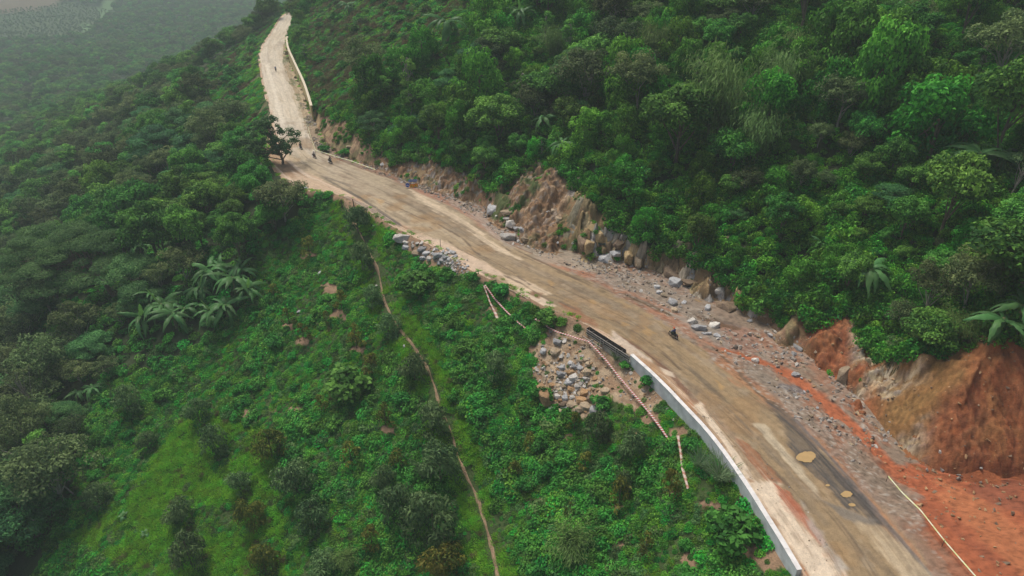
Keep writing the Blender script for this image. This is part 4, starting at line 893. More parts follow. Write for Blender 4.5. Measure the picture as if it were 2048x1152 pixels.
for i, (a, b, r, t) in enumerate(BN):
    p = P_(a, b); s = r*mpp(p)/1.75; banana(p, s, 'banana plant '+t, 'banana plants', 9 if r > 12 else 7, dry=('dry' in t or 'dead' in t), young=(i % 3 == 1 or 'pale leaf' in t), seed=900+i)
# tall grass tussocks by the wall
for i, (a, b, s, t) in enumerate([(1438,962,1.5,'tall arching grass tussock beside the white wall, larger of two'),(1398,935,1.2,'tall arching grass tussock by the end of the fallen tape, smaller of two'),(1232,720,.8,'small grass tuft at the foot of the timber formwork')]):
    p = P_(a, b); e = empty('grass_tussock', p, i*1.3, t, 'grass'); e.scale = (s, s, s); link('blades', TG[i % 2], e); KEEP.append((p.x, p.y, .8))
# large-leaved taro plants in the glade
for i, (a, b, s, t) in enumerate([(247,1035,1.0,'large-leaved taro plant in the glade, upper of two'),(292,1070,.9,'large-leaved taro plant with a yellowing leaf, lower of two'),(733,945,.7,'single bright heart-shaped leaf standing out of the weeds'),(1335,925,.9,'patch of round pale leaves beside the fallen tape'),(150,1010,.8,'taro leaves in shade at the forest edge')]):
    p = P_(a, b); e = empty('taro_plant', p, i*.9, t, 'plant'); e.scale = (s, s, s)
    for k in range(3 if 'single' in t else 7):
        o = link('leaf', BLY if (k == 0 or 'bright' in t) else BL[k % 3], e); o.location = (0, 0, .25); o.rotation_euler = (0, -.35+.1*(k % 3), k*2.4); o.scale = (.42, .95, .42)
    KEEP.append((p.x, p.y, 1.))

# ---- scattered trees: the nearest of a kind as things, the rest as one mass
POOL = {}
def pool(key, kind, x_, y_, z_, s_): POOL.setdefault(key, []).append((kind, x_, y_, z_, s_))
gx, gy, rg = grid(-130, 190, 36, 420, 3.5, 21)
z_, l, r, u_, v_, zc_, vis = info(gx, gy, 140, 330)
ok = vis & (r > 2.5) & (v_ < vegedge(u_)-14) & clear_of(gx, gy) & (u_ > 560)
dens = fbm(gx/9, gy/9, 3, 301); scrub = inpoly(u_, v_, [(620,20),(760,-40),(1010,-40),(1000,40),(900,95),(800,150),(740,190),(650,230),(610,150)])
bigk = sstep(.3, .6, fbm(gx/17, gy/17, 2, 303))
for i in np.where(ok)[0]:
    q = rg.random(); near_edge = vegedge(u_[i])-v_[i] < 55
    if scrub[i]:
        if q < .30: pool('hill_scrub', 'leafy_shrub', gx[i], gy[i], z_[i], rg.uniform(.6, 1.5))
        elif q < .36: pool('hill_scrub2', 'scrub_tree', gx[i], gy[i], z_[i], rg.uniform(.3, .6))
        continue
    low_ = v_[i] > 330 and 1130 < u_[i] < 1720
    if low_ and rg.random() < .45: pool('hill_vine', 'vine_tree', gx[i], gy[i], z_[i]-.6, rg.uniform(.28, .6)); continue
    if rg.random() < .09: pool('hill_feather', 'feather_tree', gx[i], gy[i], z_[i]-.8, rg.uniform(.5, 1.0)*(.6 if low_ else 1)); continue
    if rg.random() < .07: pool('hill_ragged', 'ragged_tree', gx[i], gy[i], z_[i]-.4, rg.uniform(.55, 1.05)*(.6 if low_ else 1)); continue
    s = rg.uniform(.4, 1.15)*(.75+.75*bigk[i])*(.7 if low_ else 1)*(.62 if near_edge else 1)
    if dens[i] > .56:
        if q < .5: pool('hill_broad', 'broad_tree', gx[i], gy[i], z_[i]-1.3*s, s)
        elif q < .62: pool('hill_scrub2', 'scrub_tree', gx[i], gy[i], z_[i]-.4, s)
    else:
        if q < .52: pool('hill_vine', 'vine_tree', gx[i], gy[i], z_[i]-.5, s)
        elif q < .60: pool('hill_broad', 'broad_tree', gx[i], gy[i], z_[i]-.5, s*.8)
# forest of the valley side
gx, gy, rg = grid(-420, 60, 40, 520, 5.8, 22)
z_, l, r, u_, v_, zc_, vis = info(gx, gy, 140, 330)
fo = inpoly(u_, v_, FOREST); farroad = inpoly(u_, v_, [(380,60),(530,60),(545,300),(470,290),(430,250),(380,180)])
ok = vis & (l > 2.2) & fo & clear_of(gx, gy) & (np.hypot(gx, gy) < 360)
dens = fbm(gx/22, gy/22, 3, 311)
for i in np.where(ok)[0]:
    q = rg.random(); s = rg.uniform(.6, 1.15)*(.8+1.0*vn(np.array([gx[i]/15]), np.array([gy[i]/15]), 313)[0])
    if l[i] < 5: s *= .55
    if farroad[i]:
        if q < .55: pool('verge_shrub', 'leafy_shrub', gx[i], gy[i], z_[i], rg.uniform(.8, 1.7))
        elif q < .7: pool('forest_scrub', 'scrub_tree', gx[i], gy[i], z_[i]-.4, s*.5)
        continue
    if l[i] > 4 and rg.random() < .12: pool('forest_feather', 'feather_tree', gx[i], gy[i], z_[i]-.3, s*1.05); continue
    if l[i] > 4 and rg.random() < .06: pool('forest_ragged', 'ragged_tree', gx[i], gy[i], z_[i]-.3, s*.95); continue
    if dens[i] > .52: pool('forest_broad', 'broad_tree', gx[i], gy[i], z_[i]-.4, s*.95)
    elif q < .85: pool('forest_scrub', 'scrub_tree', gx[i], gy[i], z_[i]-.4, s*1.05)
gx, gy, rg = grid(-80, 60, 32, 170, 4.2, 24)
z_, l, r, u_, v_, zc_, vis = info(gx, gy, 60, 80); pd_ = polydist(gx, gy, PATHXY[::3], False); bb_ = bare(gx, gy, u_, v_, l, r)
dens = fbm(gx/8, gy/8, 3, 315)
for i in np.where(vis & (l > 1.2) & ~inpoly(u_, v_, FOREST) & (pd_ > 2.2) & (bb_ < .5) & (dens > .5) & clear_of(gx, gy, .5) & (rg.random(gx.size) < .55) & ~inpoly(u_, v_, [(395,800),(500,850),(560,870),(560,1000),(590,1160),(300,1160),(130,1080),(280,960),(330,880)]))[0]:
    pool('slope_shrub', 'leafy_shrub', gx[i], gy[i], z_[i]-.1, rg.uniform(.45, 1.25))
# wood closing the far end of the road
for (a, b) in [(480,20),(500,5),(520,15),(540,0),(560,-6),(610,-4),(630,5),(645,-10),(470,50),(450,30),(530,-12),(590,-14),(575,-2),(620,-14),(508,40),(605,8)]:
    p = P_(a, max(b, -20)) if b > -25 else None
    d = ray(a, b); t = 395/d[1]; X, Y = d[0]*t, 395.+rng.uniform(-14, 20); pool('forest_broad', 'broad_tree', X, Y, float(HS(X, Y)[0])-.3, rng.uniform(1.0, 1.5))
LBL = {'hill_vine': ('vine smothered tree in the creeper mass', 'vine covered trees of the hillside'),
       'hill_broad': ('leafy broad-leaved tree of the dense hillside', 'broad-leaved trees of the hillside'),
       'hill_scrub': ('low shrub on brown scrubby ground', 'shrubs on the scrubby ground of the hill'),
       'hill_scrub2': ('twiggy grey-green tree among creepers', 'twiggy trees of the hillside'),
       'forest_broad': ('dark rounded tree of the valley forest', 'dark trees of the valley forest'),
       'forest_scrub': ('olive thin-leaved tree of the valley forest', 'olive trees of the valley forest'),
       'hill_feather': ('layered feathery tree standing out of the hillside creepers', 'feathery trees of the hillside'), 'hill_ragged': ('tall ragged tree with tufted limbs on the hillside', 'ragged trees of the hillside'),
       'forest_feather': ('layered feathery tree of the valley forest', 'feathery trees of the valley forest'), 'forest_ragged': ('tall ragged tree with tufted limbs in the valley forest', 'ragged trees of the valley forest'),
       'slope_shrub': ('ragged leafy shrub among the weeds of the open slope', 'shrubs among the weeds of the open slope'),
       'verge_shrub': ('green shrub on the grassy verge', 'shrubs on the verge of the far road')}
def zone(key, X, Y, Z):
    a, b, _q = (float(q) for q in pix(X, Y, Z))
    if key.startswith('hill'):
        if a < 770: return 'near the tan wall'
        if a > 1640: return 'over the red cut' if b > 400 else 'toward the upper right corner'
        if b > 330: return 'over the roadside rubble' if a > 1130 else 'over the rocky bank'
        return 'high up left of the bamboo' if a < 1250 else 'around the bamboo clumps'
    if key == 'slope_shrub': return 'left of the footpath' if a < 850+(b-700)*.35 else 'right of the footpath'
    if b < 160: return 'far up in the haze'
    if b > 640: return 'toward the lower left corner'
    return 'just below the far road' if a > 330 else 'around the umbrella tree'
cnt = {}
for key in POOL:
    L_ = POOL[key]; L_.sort(key=lambda a: -a[4]/pix(a[1], a[2], a[3])[2]); kd = L_[0][0]; keep = 290-cnt.get(kd, 0) if kd != 'leafy_shrub' else 90
    if key == 'hill_scrub2': keep = 60
    if key in ('forest_scrub', 'forest_broad'): keep = min(keep, 220)
    if key in ('hill_broad',): keep = min(keep, 140)
    keep = max(keep, 0)
    for (k, X, Y, Z, s) in L_[:keep]:
        zn_ = zone(key, X, Y, Z); plant(k, (X, Y, Z), s, LBL[key][0]+' '+zn_, LBL[key][1]+' '+zn_, sz=random.uniform(.85, 1.25))
    cnt[kd] = cnt.get(kd, 0)+min(keep, len(L_))
    rest = L_[keep:]
    if rest:
        A = np.array([a[1:] for a in rest]); n_ = len(A); rg = np.random.default_rng(5)
        nm = {'hill_vine': 'far_vine_trees', 'hill_broad': 'far_hill_trees', 'forest_broad': 'far_dark_trees', 'forest_scrub': 'far_olive_trees', 'verge_shrub': 'far_verge_shrubs', 'hill_scrub': 'far_hill_shrubs', 'hill_feather': 'far_feathery_trees', 'hill_ragged': 'far_ragged_trees', 'forest_feather': 'far_feathery_forest', 'forest_ragged': 'far_ragged_forest', 'slope_shrub': 'far_slope_shrubs', 'hill_scrub2': 'far_twiggy_trees'}[key]
        instances(nm, A[:, :3], np.stack([0*A[:, 0], 0*A[:, 0], rg.random(n_)*6.28], 1), A[:, 3], rg.integers(0, len(KIND[kd]), n_), [v[0][1] for v in KIND[kd]])
    print('POOL', key, len(L_), keep)
# the far wood and plantations in the valley
gx, gy, rg = grid(-1150, 60, 300, 1500, 8.0, 23)
z_, l, r, u_, v_, zc_, vis = info(gx, gy, 60, 120)
fld = inpoly(u_, v_, [(-400,-200),(200,-40),(128,2),(90,17),(30,25),(-60,24),(-400,60)]) | inpoly(u_, v_, [(205,0),(230,0),(222,30),(210,45),(195,40)]) | inpoly(u_, v_, [(170,45),(190,55),(168,82),(155,78)])
rows = inpoly(u_, v_, [(-80,30),(140,5),(220,20),(200,50),(160,75),(-80,95)])
ok = vis & (l > 2) & (np.hypot(gx, gy) > 352) & ~fld & ~rows
A = np.where(ok)[0]; print('far wood', len(A))
instances('far_forest', np.stack([gx, gy, z_-.5], 1)[A], np.stack([0*gx, 0*gx, rg.random(gx.size)*6.28], 1)[A], rg.uniform(.8, 1.6, gx.size)[A], rg.integers(0, 8, gx.size)[A], [v[0][1] for v in KIND['scrub_tree']]+[v[0][1] for v in KIND['broad_tree']])
qx, qy = np.meshgrid(np.arange(-120, 120)*5.5, np.arange(-90, 90)*9.0); ca, sa = math.cos(.6), math.sin(.6)
jr_ = np.random.default_rng(77); gx = -650+(qx*ca-qy*sa).ravel()+jr_.normal(0, 1.5, qx.size); gy = 950+(qx*sa+qy*ca).ravel()+jr_.normal(0, 2.2, qx.size); z_, l, r, u_, v_, zc_, vis = info(gx, gy, 60, 60)
ok = vis & (l > 2) & inpoly(u_, v_, [(-80,30),(140,5),(220,20),(200,50),(160,75),(-80,95)]); A = np.where(ok)[0]; print('rows', len(A))
instances('plantation_rows', np.stack([gx, gy, z_-.2], 1)[A], np.stack([0*gx, 0*gx, rg.random(gx.size)*6.28] if False else [0*gx, 0*gx, np.arange(gx.size)*1.3], 1)[A], np.full(gx.size, .85)[A]*np.random.default_rng(4).uniform(.7, 1.2, len(A)), np.arange(gx.size)[A] % 3, [v[0][1] for v in KIND['orchard_tree']])

# ---- ground cover
def cover(name, gx, gy, z_, sel, sc, meshes, rg, tilt=.25, sink=0.05):
    A = np.where(sel)[0]; n_ = len(A)
    # lean the tufts with the ground
    e = .6; dzx = (samp(GZ, gx[A]+e, gy[A])-samp(GZ, gx[A]-e, gy[A]))/(2*e); dzy = (samp(GZ, gx[A], gy[A]+e)-samp(GZ, gx[A], gy[A]-e))/(2*e)
    rot = np.stack([np.arctan(dzy)*.7+rg.normal(size=n_)*.1, -np.arctan(dzx)*.7+rg.normal(size=n_)*.1, rg.random(n_)*6.28], 1)
    rot[:, 2] = rg.random(n_)*1.2-.6
    print('cover', name, n_)
    return instances(name, np.stack([gx[A], gy[A], z_[A]-sink], 1), rot, sc[A] if hasattr(sc, '__len__') else np.full(n_, sc), rg.integers(0, len(meshes), n_), meshes)
gx, gy, rg = grid(-95, 62, 30, 185, .62, 31)
z_, l, r, u_, v_, zc_, vis = info(gx, gy, 120, 160)
fo = inpoly(u_, v_, FOREST)
pd = polydist(gx, gy, PATHXY[::3], False); bb = bare(gx, gy, u_, v_, l, r)
base = vis & (l > .25) & (bb < .5) & ~fo & (pd > .5)
big = fbm(gx/5.5, gy/5.5, 3, 321); med = fbm(gx/1.8, gy/1.8, 3, 323)
glade = inpoly(u_, v_, [(395,800),(500,850),(560,870),(560,1000),(590,1160),(300,1160),(130,1080),(280,960),(330,880)]) | ((pd < 3.2) & (med > .42)) | inpoly(u_, v_, [(690,400),(760,430),(800,470),(760,480),(730,470)])
gmask = glade & (big+med*.4 > .58)
cover('meadow_grass', gx, gy, z_, base & (gmask | (rg.random(gx.size) < .12)), rg.uniform(.7, 1.15, gx.size), COVER['grass'], rg)
cover('creeping_weeds', gx, gy, z_, base & ~gmask & (rg.random(gx.size) < .9), rg.uniform(.55, 1.0, gx.size)*(.25+2.3*med*big*1.5)*np.clip(pd/2.5, .35, 1), COVER['weed'], rg)
cover('leafy_undergrowth', gx, gy, z_, base & ~gmask & (big > .52) & (pd > 1.8) & (rg.random(gx.size) < .28), rg.uniform(.5, 1.3, gx.size), COVER['bush'], rg)
cover('dry_stalks', gx, gy, z_, base & (med > .55) & (rg.random(gx.size) < .08), rg.uniform(.5, .9, gx.size), COVER['dry'], rg)
# thin weeds over the soil patches
sel = vis & (l > .1) & (bb > .5) & (rg.random(gx.size) < .13)
cover('sparse_weeds', gx, gy, z_, sel, rg.uniform(.2, .5, gx.size), COVER['weed'], rg)
sel = vis & (l <= .3) & (l > -1.3) & (r < 0) & ~((gy < 84) & (u_ > 1150)) & (med > .5) & (rg.random(gx.size) < .6)
cover('edge_weeds', gx, gy, np.maximum(z_, .08), sel, rg.uniform(.3, .75, gx.size), COVER['grass'], rg)
# undergrowth of the forest and far verge
gx, gy, rg = grid(-260, 0, 40, 380, 2.0, 32); z_, l, r, u_, v_, zc_, vis = info(gx, gy, 60, 80); fo = inpoly(u_, v_, FOREST)
vg = inpoly(u_, v_, [(400,80),(530,50),(545,300),(470,290),(430,250),(390,180)])
cover('forest_undergrowth', gx, gy, z_, vis & (l > .5) & fo & (rg.random(gx.size) < .8) & ~vg, rg.uniform(1., 2.0, gx.size), COVER['bush']+COVER['weed'], rg)
gx, gy, rg = grid(-160, -20, 150, 400, 1.1, 33); z_, l, r, u_, v_, zc_, vis = info(gx, gy, 60, 80); vg = (l > .3) & (l < 30)
mm = fbm(gx/7, gy/7, 3, 331)
wv = vis & (r <= 0) & (r > -1.3) & (l < -3) & (rg.random(gx.size) < .5)
cover('wall_foot_grass', gx, gy, np.maximum(z_, .12), wv, rg.uniform(.5, 1.0, gx.size), COVER['grass']+COVER['dry'], rg)
cover('verge_grass', gx, gy, z_, vis & vg & (mm > .42), rg.uniform(.9, 1.5, gx.size), COVER['grass']+COVER['weed'], rg)
cover('verge_dry_grass', gx, gy, z_, vis & vg & (mm < .46) & (l > 3) & (rg.random(gx.size) < .6), rg.uniform(.8, 1.3, gx.size), COVER['dry'], rg)
# hillside
gx, gy, rg = grid(-125, 150, 40, 420, .95, 34); z_, l, r, u_, v_, zc_, vis = info(gx, gy, 60, 120)
hill = vis & (r > .5) & (v_ < vegedge(u_)+(fbm(gx/2, gy/2, 3, 341)-.5)*34-2) & (u_ > 555)
scr = inpoly(u_, v_, [(620,20),(760,-40),(1010,-40),(1000,40),(900,95),(800,150),(740,190),(650,230),(610,150)])
nn_ = fbm(gx/6, gy/6, 3, 343)
cover('hill_creepers', gx, gy, z_, hill & ~scr & (rg.random(gx.size) < .8), rg.uniform(.6, 1.5, gx.size)*(.5+.9*nn_), COVER['creeper'], rg)
cover('hill_bushes', gx, gy, z_, hill & ~scr & (nn_ > .5) & (rg.random(gx.size) < .3), rg.uniform(.8, 1.8, gx.size), COVER['bush'], rg)
cover('hill_grass', gx, gy, z_, hill & scr & (rg.random(gx.size) < .75), rg.uniform(.8, 1.4, gx.size), COVER['grass']+COVER['weed'], rg)
cover('hill_dry_grass', gx, gy, z_, hill & scr & (nn_ > .46) & (rg.random(gx.size) < .8), rg.uniform(.8, 1.4, gx.size), COVER['dry'], rg)
# scattered weeds on the bank and the rubble
bk = vis & (r > .3) & (v_ >= vegedge(u_)) & (u_ < 1740) & (u_ > 640) & (fbm(gx/3, gy/3, 3, 345) > .54) & (rg.random(gx.size) < .75)
cover('bank_weeds', gx, gy, z_, bk, rg.uniform(.3, .8, gx.size), COVER['weed']+COVER['creeper'], rg)

# ---------------------------------------------------------------- walls
M_conc = simple('pale_concrete', (.62, .64, .64), .85, .2, .9, .01)
M_foot = simple('footing_concrete', (.46, .43, .37), .9, .3, 2.5, .03)
M_capw = simple('white_coping', (.74, .725, .69), .8, .16, 1.2)
M_tanw = simple('tan_concrete', (.50, .41, .20), .9, .22, .9, .02)
def resamp(P, step):
    P = np.asarray(P, float); s = np.r_[0, np.cumsum(np.hypot(*np.diff(P[:, :2], axis=0).T))]; n_ = max(2, int(s[-1]/step)+1); q = np.linspace(0, s[-1], n_)
    return np.stack([np.interp(q, s, P[:, k]) for k in range(P.shape[1])], 1)
def sweep(P, prof, closed=True, zs=None):
    """profile points (offset to the right of travel, height) swept along a plan line"""
    P = np.asarray(P, float)[:, :2]; t = np.gradient(P, axis=0); t /= np.linalg.norm(t, axis=1)[:, None]; nrm = np.stack([t[:, 1], -t[:, 0]], -1)
    mb = MB(); k = len(prof); vs = []
    for i in range(len(P)):
        for (o_, z_) in prof: q = P[i]+nrm[i]*o_; vs.append((q[0], q[1], z_+(zs[i] if zs is not None else 0)))
    fs = []
    for i in range(len(P)-1):
        for j in range(k if closed else k-1): fs.append((i*k+j, i*k+(j+1) % k, (i+1)*k+(j+1) % k, (i+1)*k+j))
    if closed: fs += [tuple(range(k))[::-1], tuple((len(P)-1)*k+j for j in range(k))]
    mb.add(vs, fs); return mb
WT = [(1263,709),(1300,742),(1335,776),(1370,813),(1405,850),(1438,890),(1471,936),(1502,982),(1532,1030),(1562,1078),(1599,1140)]
wp = catmull(np.array([g0(a, b, .5) for a, b in WT]), 8); wp = resamp(wp, .6)
wall = empty('parapet_wall', (*wp[0], 0), 0, 'long curved white-topped concrete parapet wall along the valley edge of the road', 'wall')
def inv(o, par): o.parent = par; o.matrix_parent_inverse = Matrix.Translation(-Vector(par.location)); return o
inv(sweep(wp, [(.24, .50), (-.24, .50), (-.24, -1.55), (.24, -1.55)][::1]).build('wall_body', M_conc), wall)
for i in range(0, len(wp)-1, 5):
    P = wp[i:min(i+6, len(wp))].copy(); P = P if len(P) > 1 else wp[-2:].copy(); d0 = P[1]-P[0]; P[0] += d0/np.linalg.norm(d0)*.03
    inv(sweep(P, [(.26, .502), (.26, .56), (-.26, .56), (-.26, .502)]).build('coping', M_capw), wall)
zn = (fbm(np.arange(len(wp))/2.2, np.zeros(len(wp)), 3, 401)-.5)*.5
inv(sweep(wp, [(-.20, -.75), (-.55, -.80), (-.62, -2.6), (-.20, -2.6)], zs=zn).build('footing', M_foot), wall)
# timber formwork
fa = g0(1173, 661, .25); fb = g0(1259, 716, .25); M_board = simple('weathered_board', (.145, .125, .105), .85, .4, 2., .01); M_dark = simple('dark_board', (.085, .07, .062), .7, .4, 3.); M_rail = simple('pale_batten', (.42, .38, .34), .8, .25, 3.)
fw = empty('timber_formwork', (fa[0], fa[1], 0), 0, 'timber formwork box with battens and paired posts at the upper end of the white wall', 'formwork')
tv = Vector((fb[0]-fa[0], fb[1]-fa[1], 0)); Lf = tv.length; tv.normalize(); nv = Vector((tv.y, -tv.x, 0)); nv = nv if nv.x > 0 else -nv; ang = math.atan2(tv.y, tv.x); RM = Matrix.Rotation(ang, 3, 'Z')
def fbox(name, s0, s1, off, z0, z1, th, mat):
    c = tv*(s0+s1)/2+nv*off+Vector((0, 0, (z0+z1)/2)); o = MB().box(c, (abs(s1-s0), th, z1-z0), RM).build(name, mat, fw); return o
for k in range(4): fbox('board', 0 if k else .1, Lf, 0, -.42+.245*k, -.42+.245*k+.225, .035, M_board)
for k in range(3): fbox('board', .05, Lf*.86, .55, -.10+.27*k, -.10+.27*k+.255, .03, M_dark)
for zc_ in (-.28, .12, .46): fbox('batten', 0, Lf, -.045, zc_, zc_+.07, .05, M_rail)
fbox('batten', -.15, Lf*.45, -.5, -.62, -.54, .06, M_rail)
for f in (.36, .42, .70, .76, .985): fbox('post', Lf*f-.035, Lf*f+.035, -.10, -.75, .56, .055, M_rail)
fbox('end_board', -.02, .02, .28, -.2, .66, .5, M_dark)
for f in (.12, .45, .8): fbox('tie', Lf*f-.03, Lf*f+.03, .28, .4, .45, .5, M_board)
fq = resamp(np.array([fa, fb]), 1.2); o = sweep(fq, [(-.12, -.42), (-.5, -.46), (-.55, -2.4), (-.12, -2.4)]).build('footing', M_foot); inv(o, fw)
# tall tan wall on the far bend
TW = [(583,66),(577,88),(577,103),(581,124),(590,146),(599,166),(609,188),(618,212),(627,242)]
tp = resamp(catmull(np.array([g0(a, b) for a, b in TW]), 8), 1.0)
tw = empty('retaining_wall', (*tp[-1], 0), 0, 'tall tan concrete retaining wall of joined panels along the far bend of the road', 'wall')
hts = np.interp(np.arange(len(tp))/len(tp), [0, .2, .45, .8, 1], [1.8, 2.8, 4.6, 4.4, 4.0])
i = 0; per = 5
while i < len(tp)-1:
    j = min(i+per, len(tp)-1); P = tp[i:j+1].copy()
    if len(P) < 2: break
    t0 = (P[1]-P[0])/np.linalg.norm(P[1]-P[0]); P[0] += t0*.02; t1 = (P[-1]-P[-2])/np.linalg.norm(P[-1]-P[-2]); P[-1] -= t1*.02
    inv(sweep(P, [(.17, 0), (-.17, 0), (-.17, -5), (.17, -5)][::-1], zs=hts[i:j+1]).build('panel', M_tanw), tw)
    inv(sweep(P, [(.32, .003), (.32, .15), (-.32, .15), (-.32, .003)], zs=hts[i:j+1]).build('coping', simple('cream_coping', (.66, .58, .42), .85, .12, 2.) if i == 0 else bpy.data.materials['cream_coping']), tw)
    i = j

# ---------------------------------------------------------------- tapes
def above(u, v, h):
    p = on(u, v)
    for _ in range(3):
        m = mpp(p); dep = math.atan2(CAMH-p.z, math.hypot(p.x, p.y)); p = on(u, v+h*math.cos(dep)/m)
    p.z += h; return p
def stripemat(name, ca, cb, per, duty=.5):
    m, n = newmat(name); o = N(n, 'ShaderNodeOutputMaterial'); p = N(n, 'ShaderNodeBsdfPrincipled'); at = N(n, 'ShaderNodeAttribute', attribute_name='along')
    mu = N(n, 'ShaderNodeMath', operation='MULTIPLY'); mu.inputs[1].default_value = 1/per; fr = N(n, 'ShaderNodeMath', operation='FRACT'); gt = N(n, 'ShaderNodeMath', operation='GREATER_THAN'); gt.inputs[1].default_value = duty
    mx = N(n, 'ShaderNodeMix', data_type='RGBA'); mx.inputs[6].default_value = (*ca, 1); mx.inputs[7].default_value = (*cb, 1)
    n.links.new(at.outputs['Fac'], mu.inputs[0]); n.links.new(mu.outputs[0], fr.inputs[0]); n.links.new(fr.outputs[0], gt.inputs[0]); n.links.new(gt.outputs[0], mx.inputs[0]); n.links.new(mx.outputs[2], p.inputs['Base Color']); p.inputs['Roughness'].default_value = .45
    n.links.new(p.outputs[0], o.inputs[0]); return m
M_tape = stripemat('striped_tape', (.60, .52, .47), (.40, .06, .05), .42); M_tapeo = stripemat('old_tape', (.56, .45, .36), (.40, .19, .12), .9, .6)
M_yel = stripemat('yellow_tape', (.62, .66, .30), (.70, .70, .50), 1.4)
def ribbon(name, P, wdt, mat, label, cat, tilt=.7, twist=0., sag=0., group=None, hw=None):
    P = np.array([tuple(p) for p in P]); s = np.r_[0, np.cumsum(np.linalg.norm(np.diff(P, axis=0), axis=1))]; n_ = max(8, int(s[-1]/.3)); q = np.linspace(0, s[-1], n_)
    Q = np.stack([np.interp(q, s, P[:, k]) for k in range(3)], 1)
    if sag:
        for a, b in zip(s[:-1], s[1:]):
            m = (q >= a) & (q <= b); f = (q[m]-a)/max(b-a, 1e-6); Q[m, 2] -= sag*4*f*(1-f)*min(1, (b-a)/6)
    t = np.gradient(Q, axis=0); t = unit(t); nh = unit(np.stack([t[:, 1], -t[:, 0], 0*t[:, 0]], -1))
    th = tilt+twist*np.sin(q*1.1)+.25*(fbm(q/1.5, q*0, 2, 411)-.5); up = np.cross(nh, t)
    wv = nh*np.cos(th)[:, None]-up*np.sin(th)[:, None]
    wd = wdt*(.75+.5*fbm(q/2, q*0+3, 2, 413)); 
    if hw: wd = wd*np.interp(q/s[-1], np.linspace(0, 1, len(hw)), hw)
    vs = np.stack([Q-wv*wd[:, None]/2, Q+wv*wd[:, None]/2, Q+wv*wd[:, None]/2-np.array([0, 0, .012]), Q-wv*wd[:, None]/2-np.array([0, 0, .012])], 1).reshape(-1, 3); fs = []
    for i in range(n_-1):
        a = i*4
        for j in range(4): fs.append((a+j, a+(j+1) % 4, a+4+(j+1) % 4, a+4+j))
    al = np.stack([q-wd*.4, q+wd*.4, q+wd*.4, q-wd*.4], 1).ravel()
    o = link(name, mesh_np(name, vs, fs, mat, attrs={'along': al})); return tag(o, label, cat, group)
def T(lst, h): return [above(a, b, h if not hasattr(h, '__len__') else h[i]) for i, (a, b) in enumerate(lst)]
ribbon('barrier_tape', T([(970,570),(990,598),(1012,622),(1034,643),(1051,657)], [1.0,.8,.7,.6,.5]), .23, M_tape, 'red and white striped tape slung down the weeds, straight upper run', 'tape', .6)
ribbon('barrier_tape', T([(968,571),(974,588),(980,604),(988,620)], [1.0,.9,.7,.5])+T([(994,634),(1001,645)], .4), .36, M_tapeo, 'faded twisted tape hanging from the same stake as the straight striped run', 'tape', .5, .5, hw=[.7,.8,.6,.8,1.7,.2])
ribbon('barrier_tape', T([(1070,638),(1084,644),(1098,656),(1115,664),(1135,670),(1155,677),(1175,682)], [.5,.7,.8,.8,.8,.8,.9]), .23, M_tape, 'sagging red and white striped tape above the grey boulder of the dump', 'tape', .5, .2)
ribbon('barrier_tape', T([(1175,682),(1190,697),(1213,722),(1235,751),(1258,778),(1280,804),(1300,828),(1318,852),(1337,880)], [.9,.9,.8,.8,.9,.8,.7,.6,.5]), .25, M_tape, 'longest red and white striped tape running down beside the dumped stones', 'tape', .55, .1)
ribbon('barrier_tape', T([(1355,871),(1358,892),(1363,918),(1364,935),(1370,958),(1375,977)], [.5,.45,.45,.4,.45,.4]), .34, M_tapeo, 'faded whitish tape lying down the weeds below the others', 'tape', .3, .5)
YT = [(616,252),(624,278),(632,301),(655,308),(680,316),(702,322),(752,340)]
ribbon('safety_tape', T(YT, .9), .16, M_yel, 'pale yellow tape bending round the foot of the bank by three motorcycles', 'tape', 1.2)
BT = [(1772,950),(1800,983),(1835,1024),(1883,1080),(1920,1122),(1962,1170)]
ribbon('safety_tape', T(BT, .8), .12, M_yel, 'thin pale yellow tape over the red soil in the bottom right corner', 'tape', .9)
M_stake = simple('stake_wood', (.10, .075, .055), .9, .3, 5.); M_stakep = simple('pale_stake_wood', (.45, .38, .30), .9, .3, 5.)
def stake(u, v, h, label, r=.035, mat=None, lean=(0, 0), group=None):
    p = on(u, v); mb = MB(); rg = np.random.default_rng(int(u)); P = [(0, 0, -.3), (lean[0]*.4+rg.normal()*.01, lean[1]*.4, h*.45), (lean[0], lean[1], h)]
    mb.tube(P, [r*1.15, r, r*.8], 7); o = mb.build('stake', mat or M_stake); o.location = p; return tag(o, label, 'stake', group)
def under(u, v, h):
    p = above(u, v, h); q = Vector(p); q.z -= h; return q
for (a, b, h, t) in [(970,569,1.05,'stake holding the upper pair of striped tapes at the road edge'),(1175,681,.95,'stake at the corner where two striped tapes meet by the formwork'),(632,301,1.0,'stake at the bend of the pale yellow tape'),(680,316,1.0,'stake in the middle of the far yellow tape'),(616,252,1.0,'stake at the upper end of the far yellow tape'),(752,340,1.0,'stake at the lower end of the far yellow tape'),(1772,950,.9,'stake at the upper end of the near yellow tape'),(1883,1080,.9,'stake halfway along the near yellow tape')]:
    p = under(a, b, h); mb = MB(); mb.tube([(0, 0, -.3), (.01, .01, h*.5), (0, 0, h)], [.035, .03, .025], 7); o = mb.build('stake', M_stake); o.location = p; tag(o, t, 'stake')
stake(1212, 738, 1.0, 'pale stick propping up the longest striped tape', .035, M_stakep, (.25, .1))
stake(708, 412, 1.5, 'dark wooden post by the top of the footpath, right of two', .10, M_stake, (-.12, 0))
stake(685, 415, 1.7, 'dark wooden post by the top of the footpath, left of two', .10, M_stake, (-.1, 0))
stake(881, 494, 1.5, 'slim grey post at the road edge above the grey boulders', .05, simple('grey_post', (.2, .19, .18), .8))
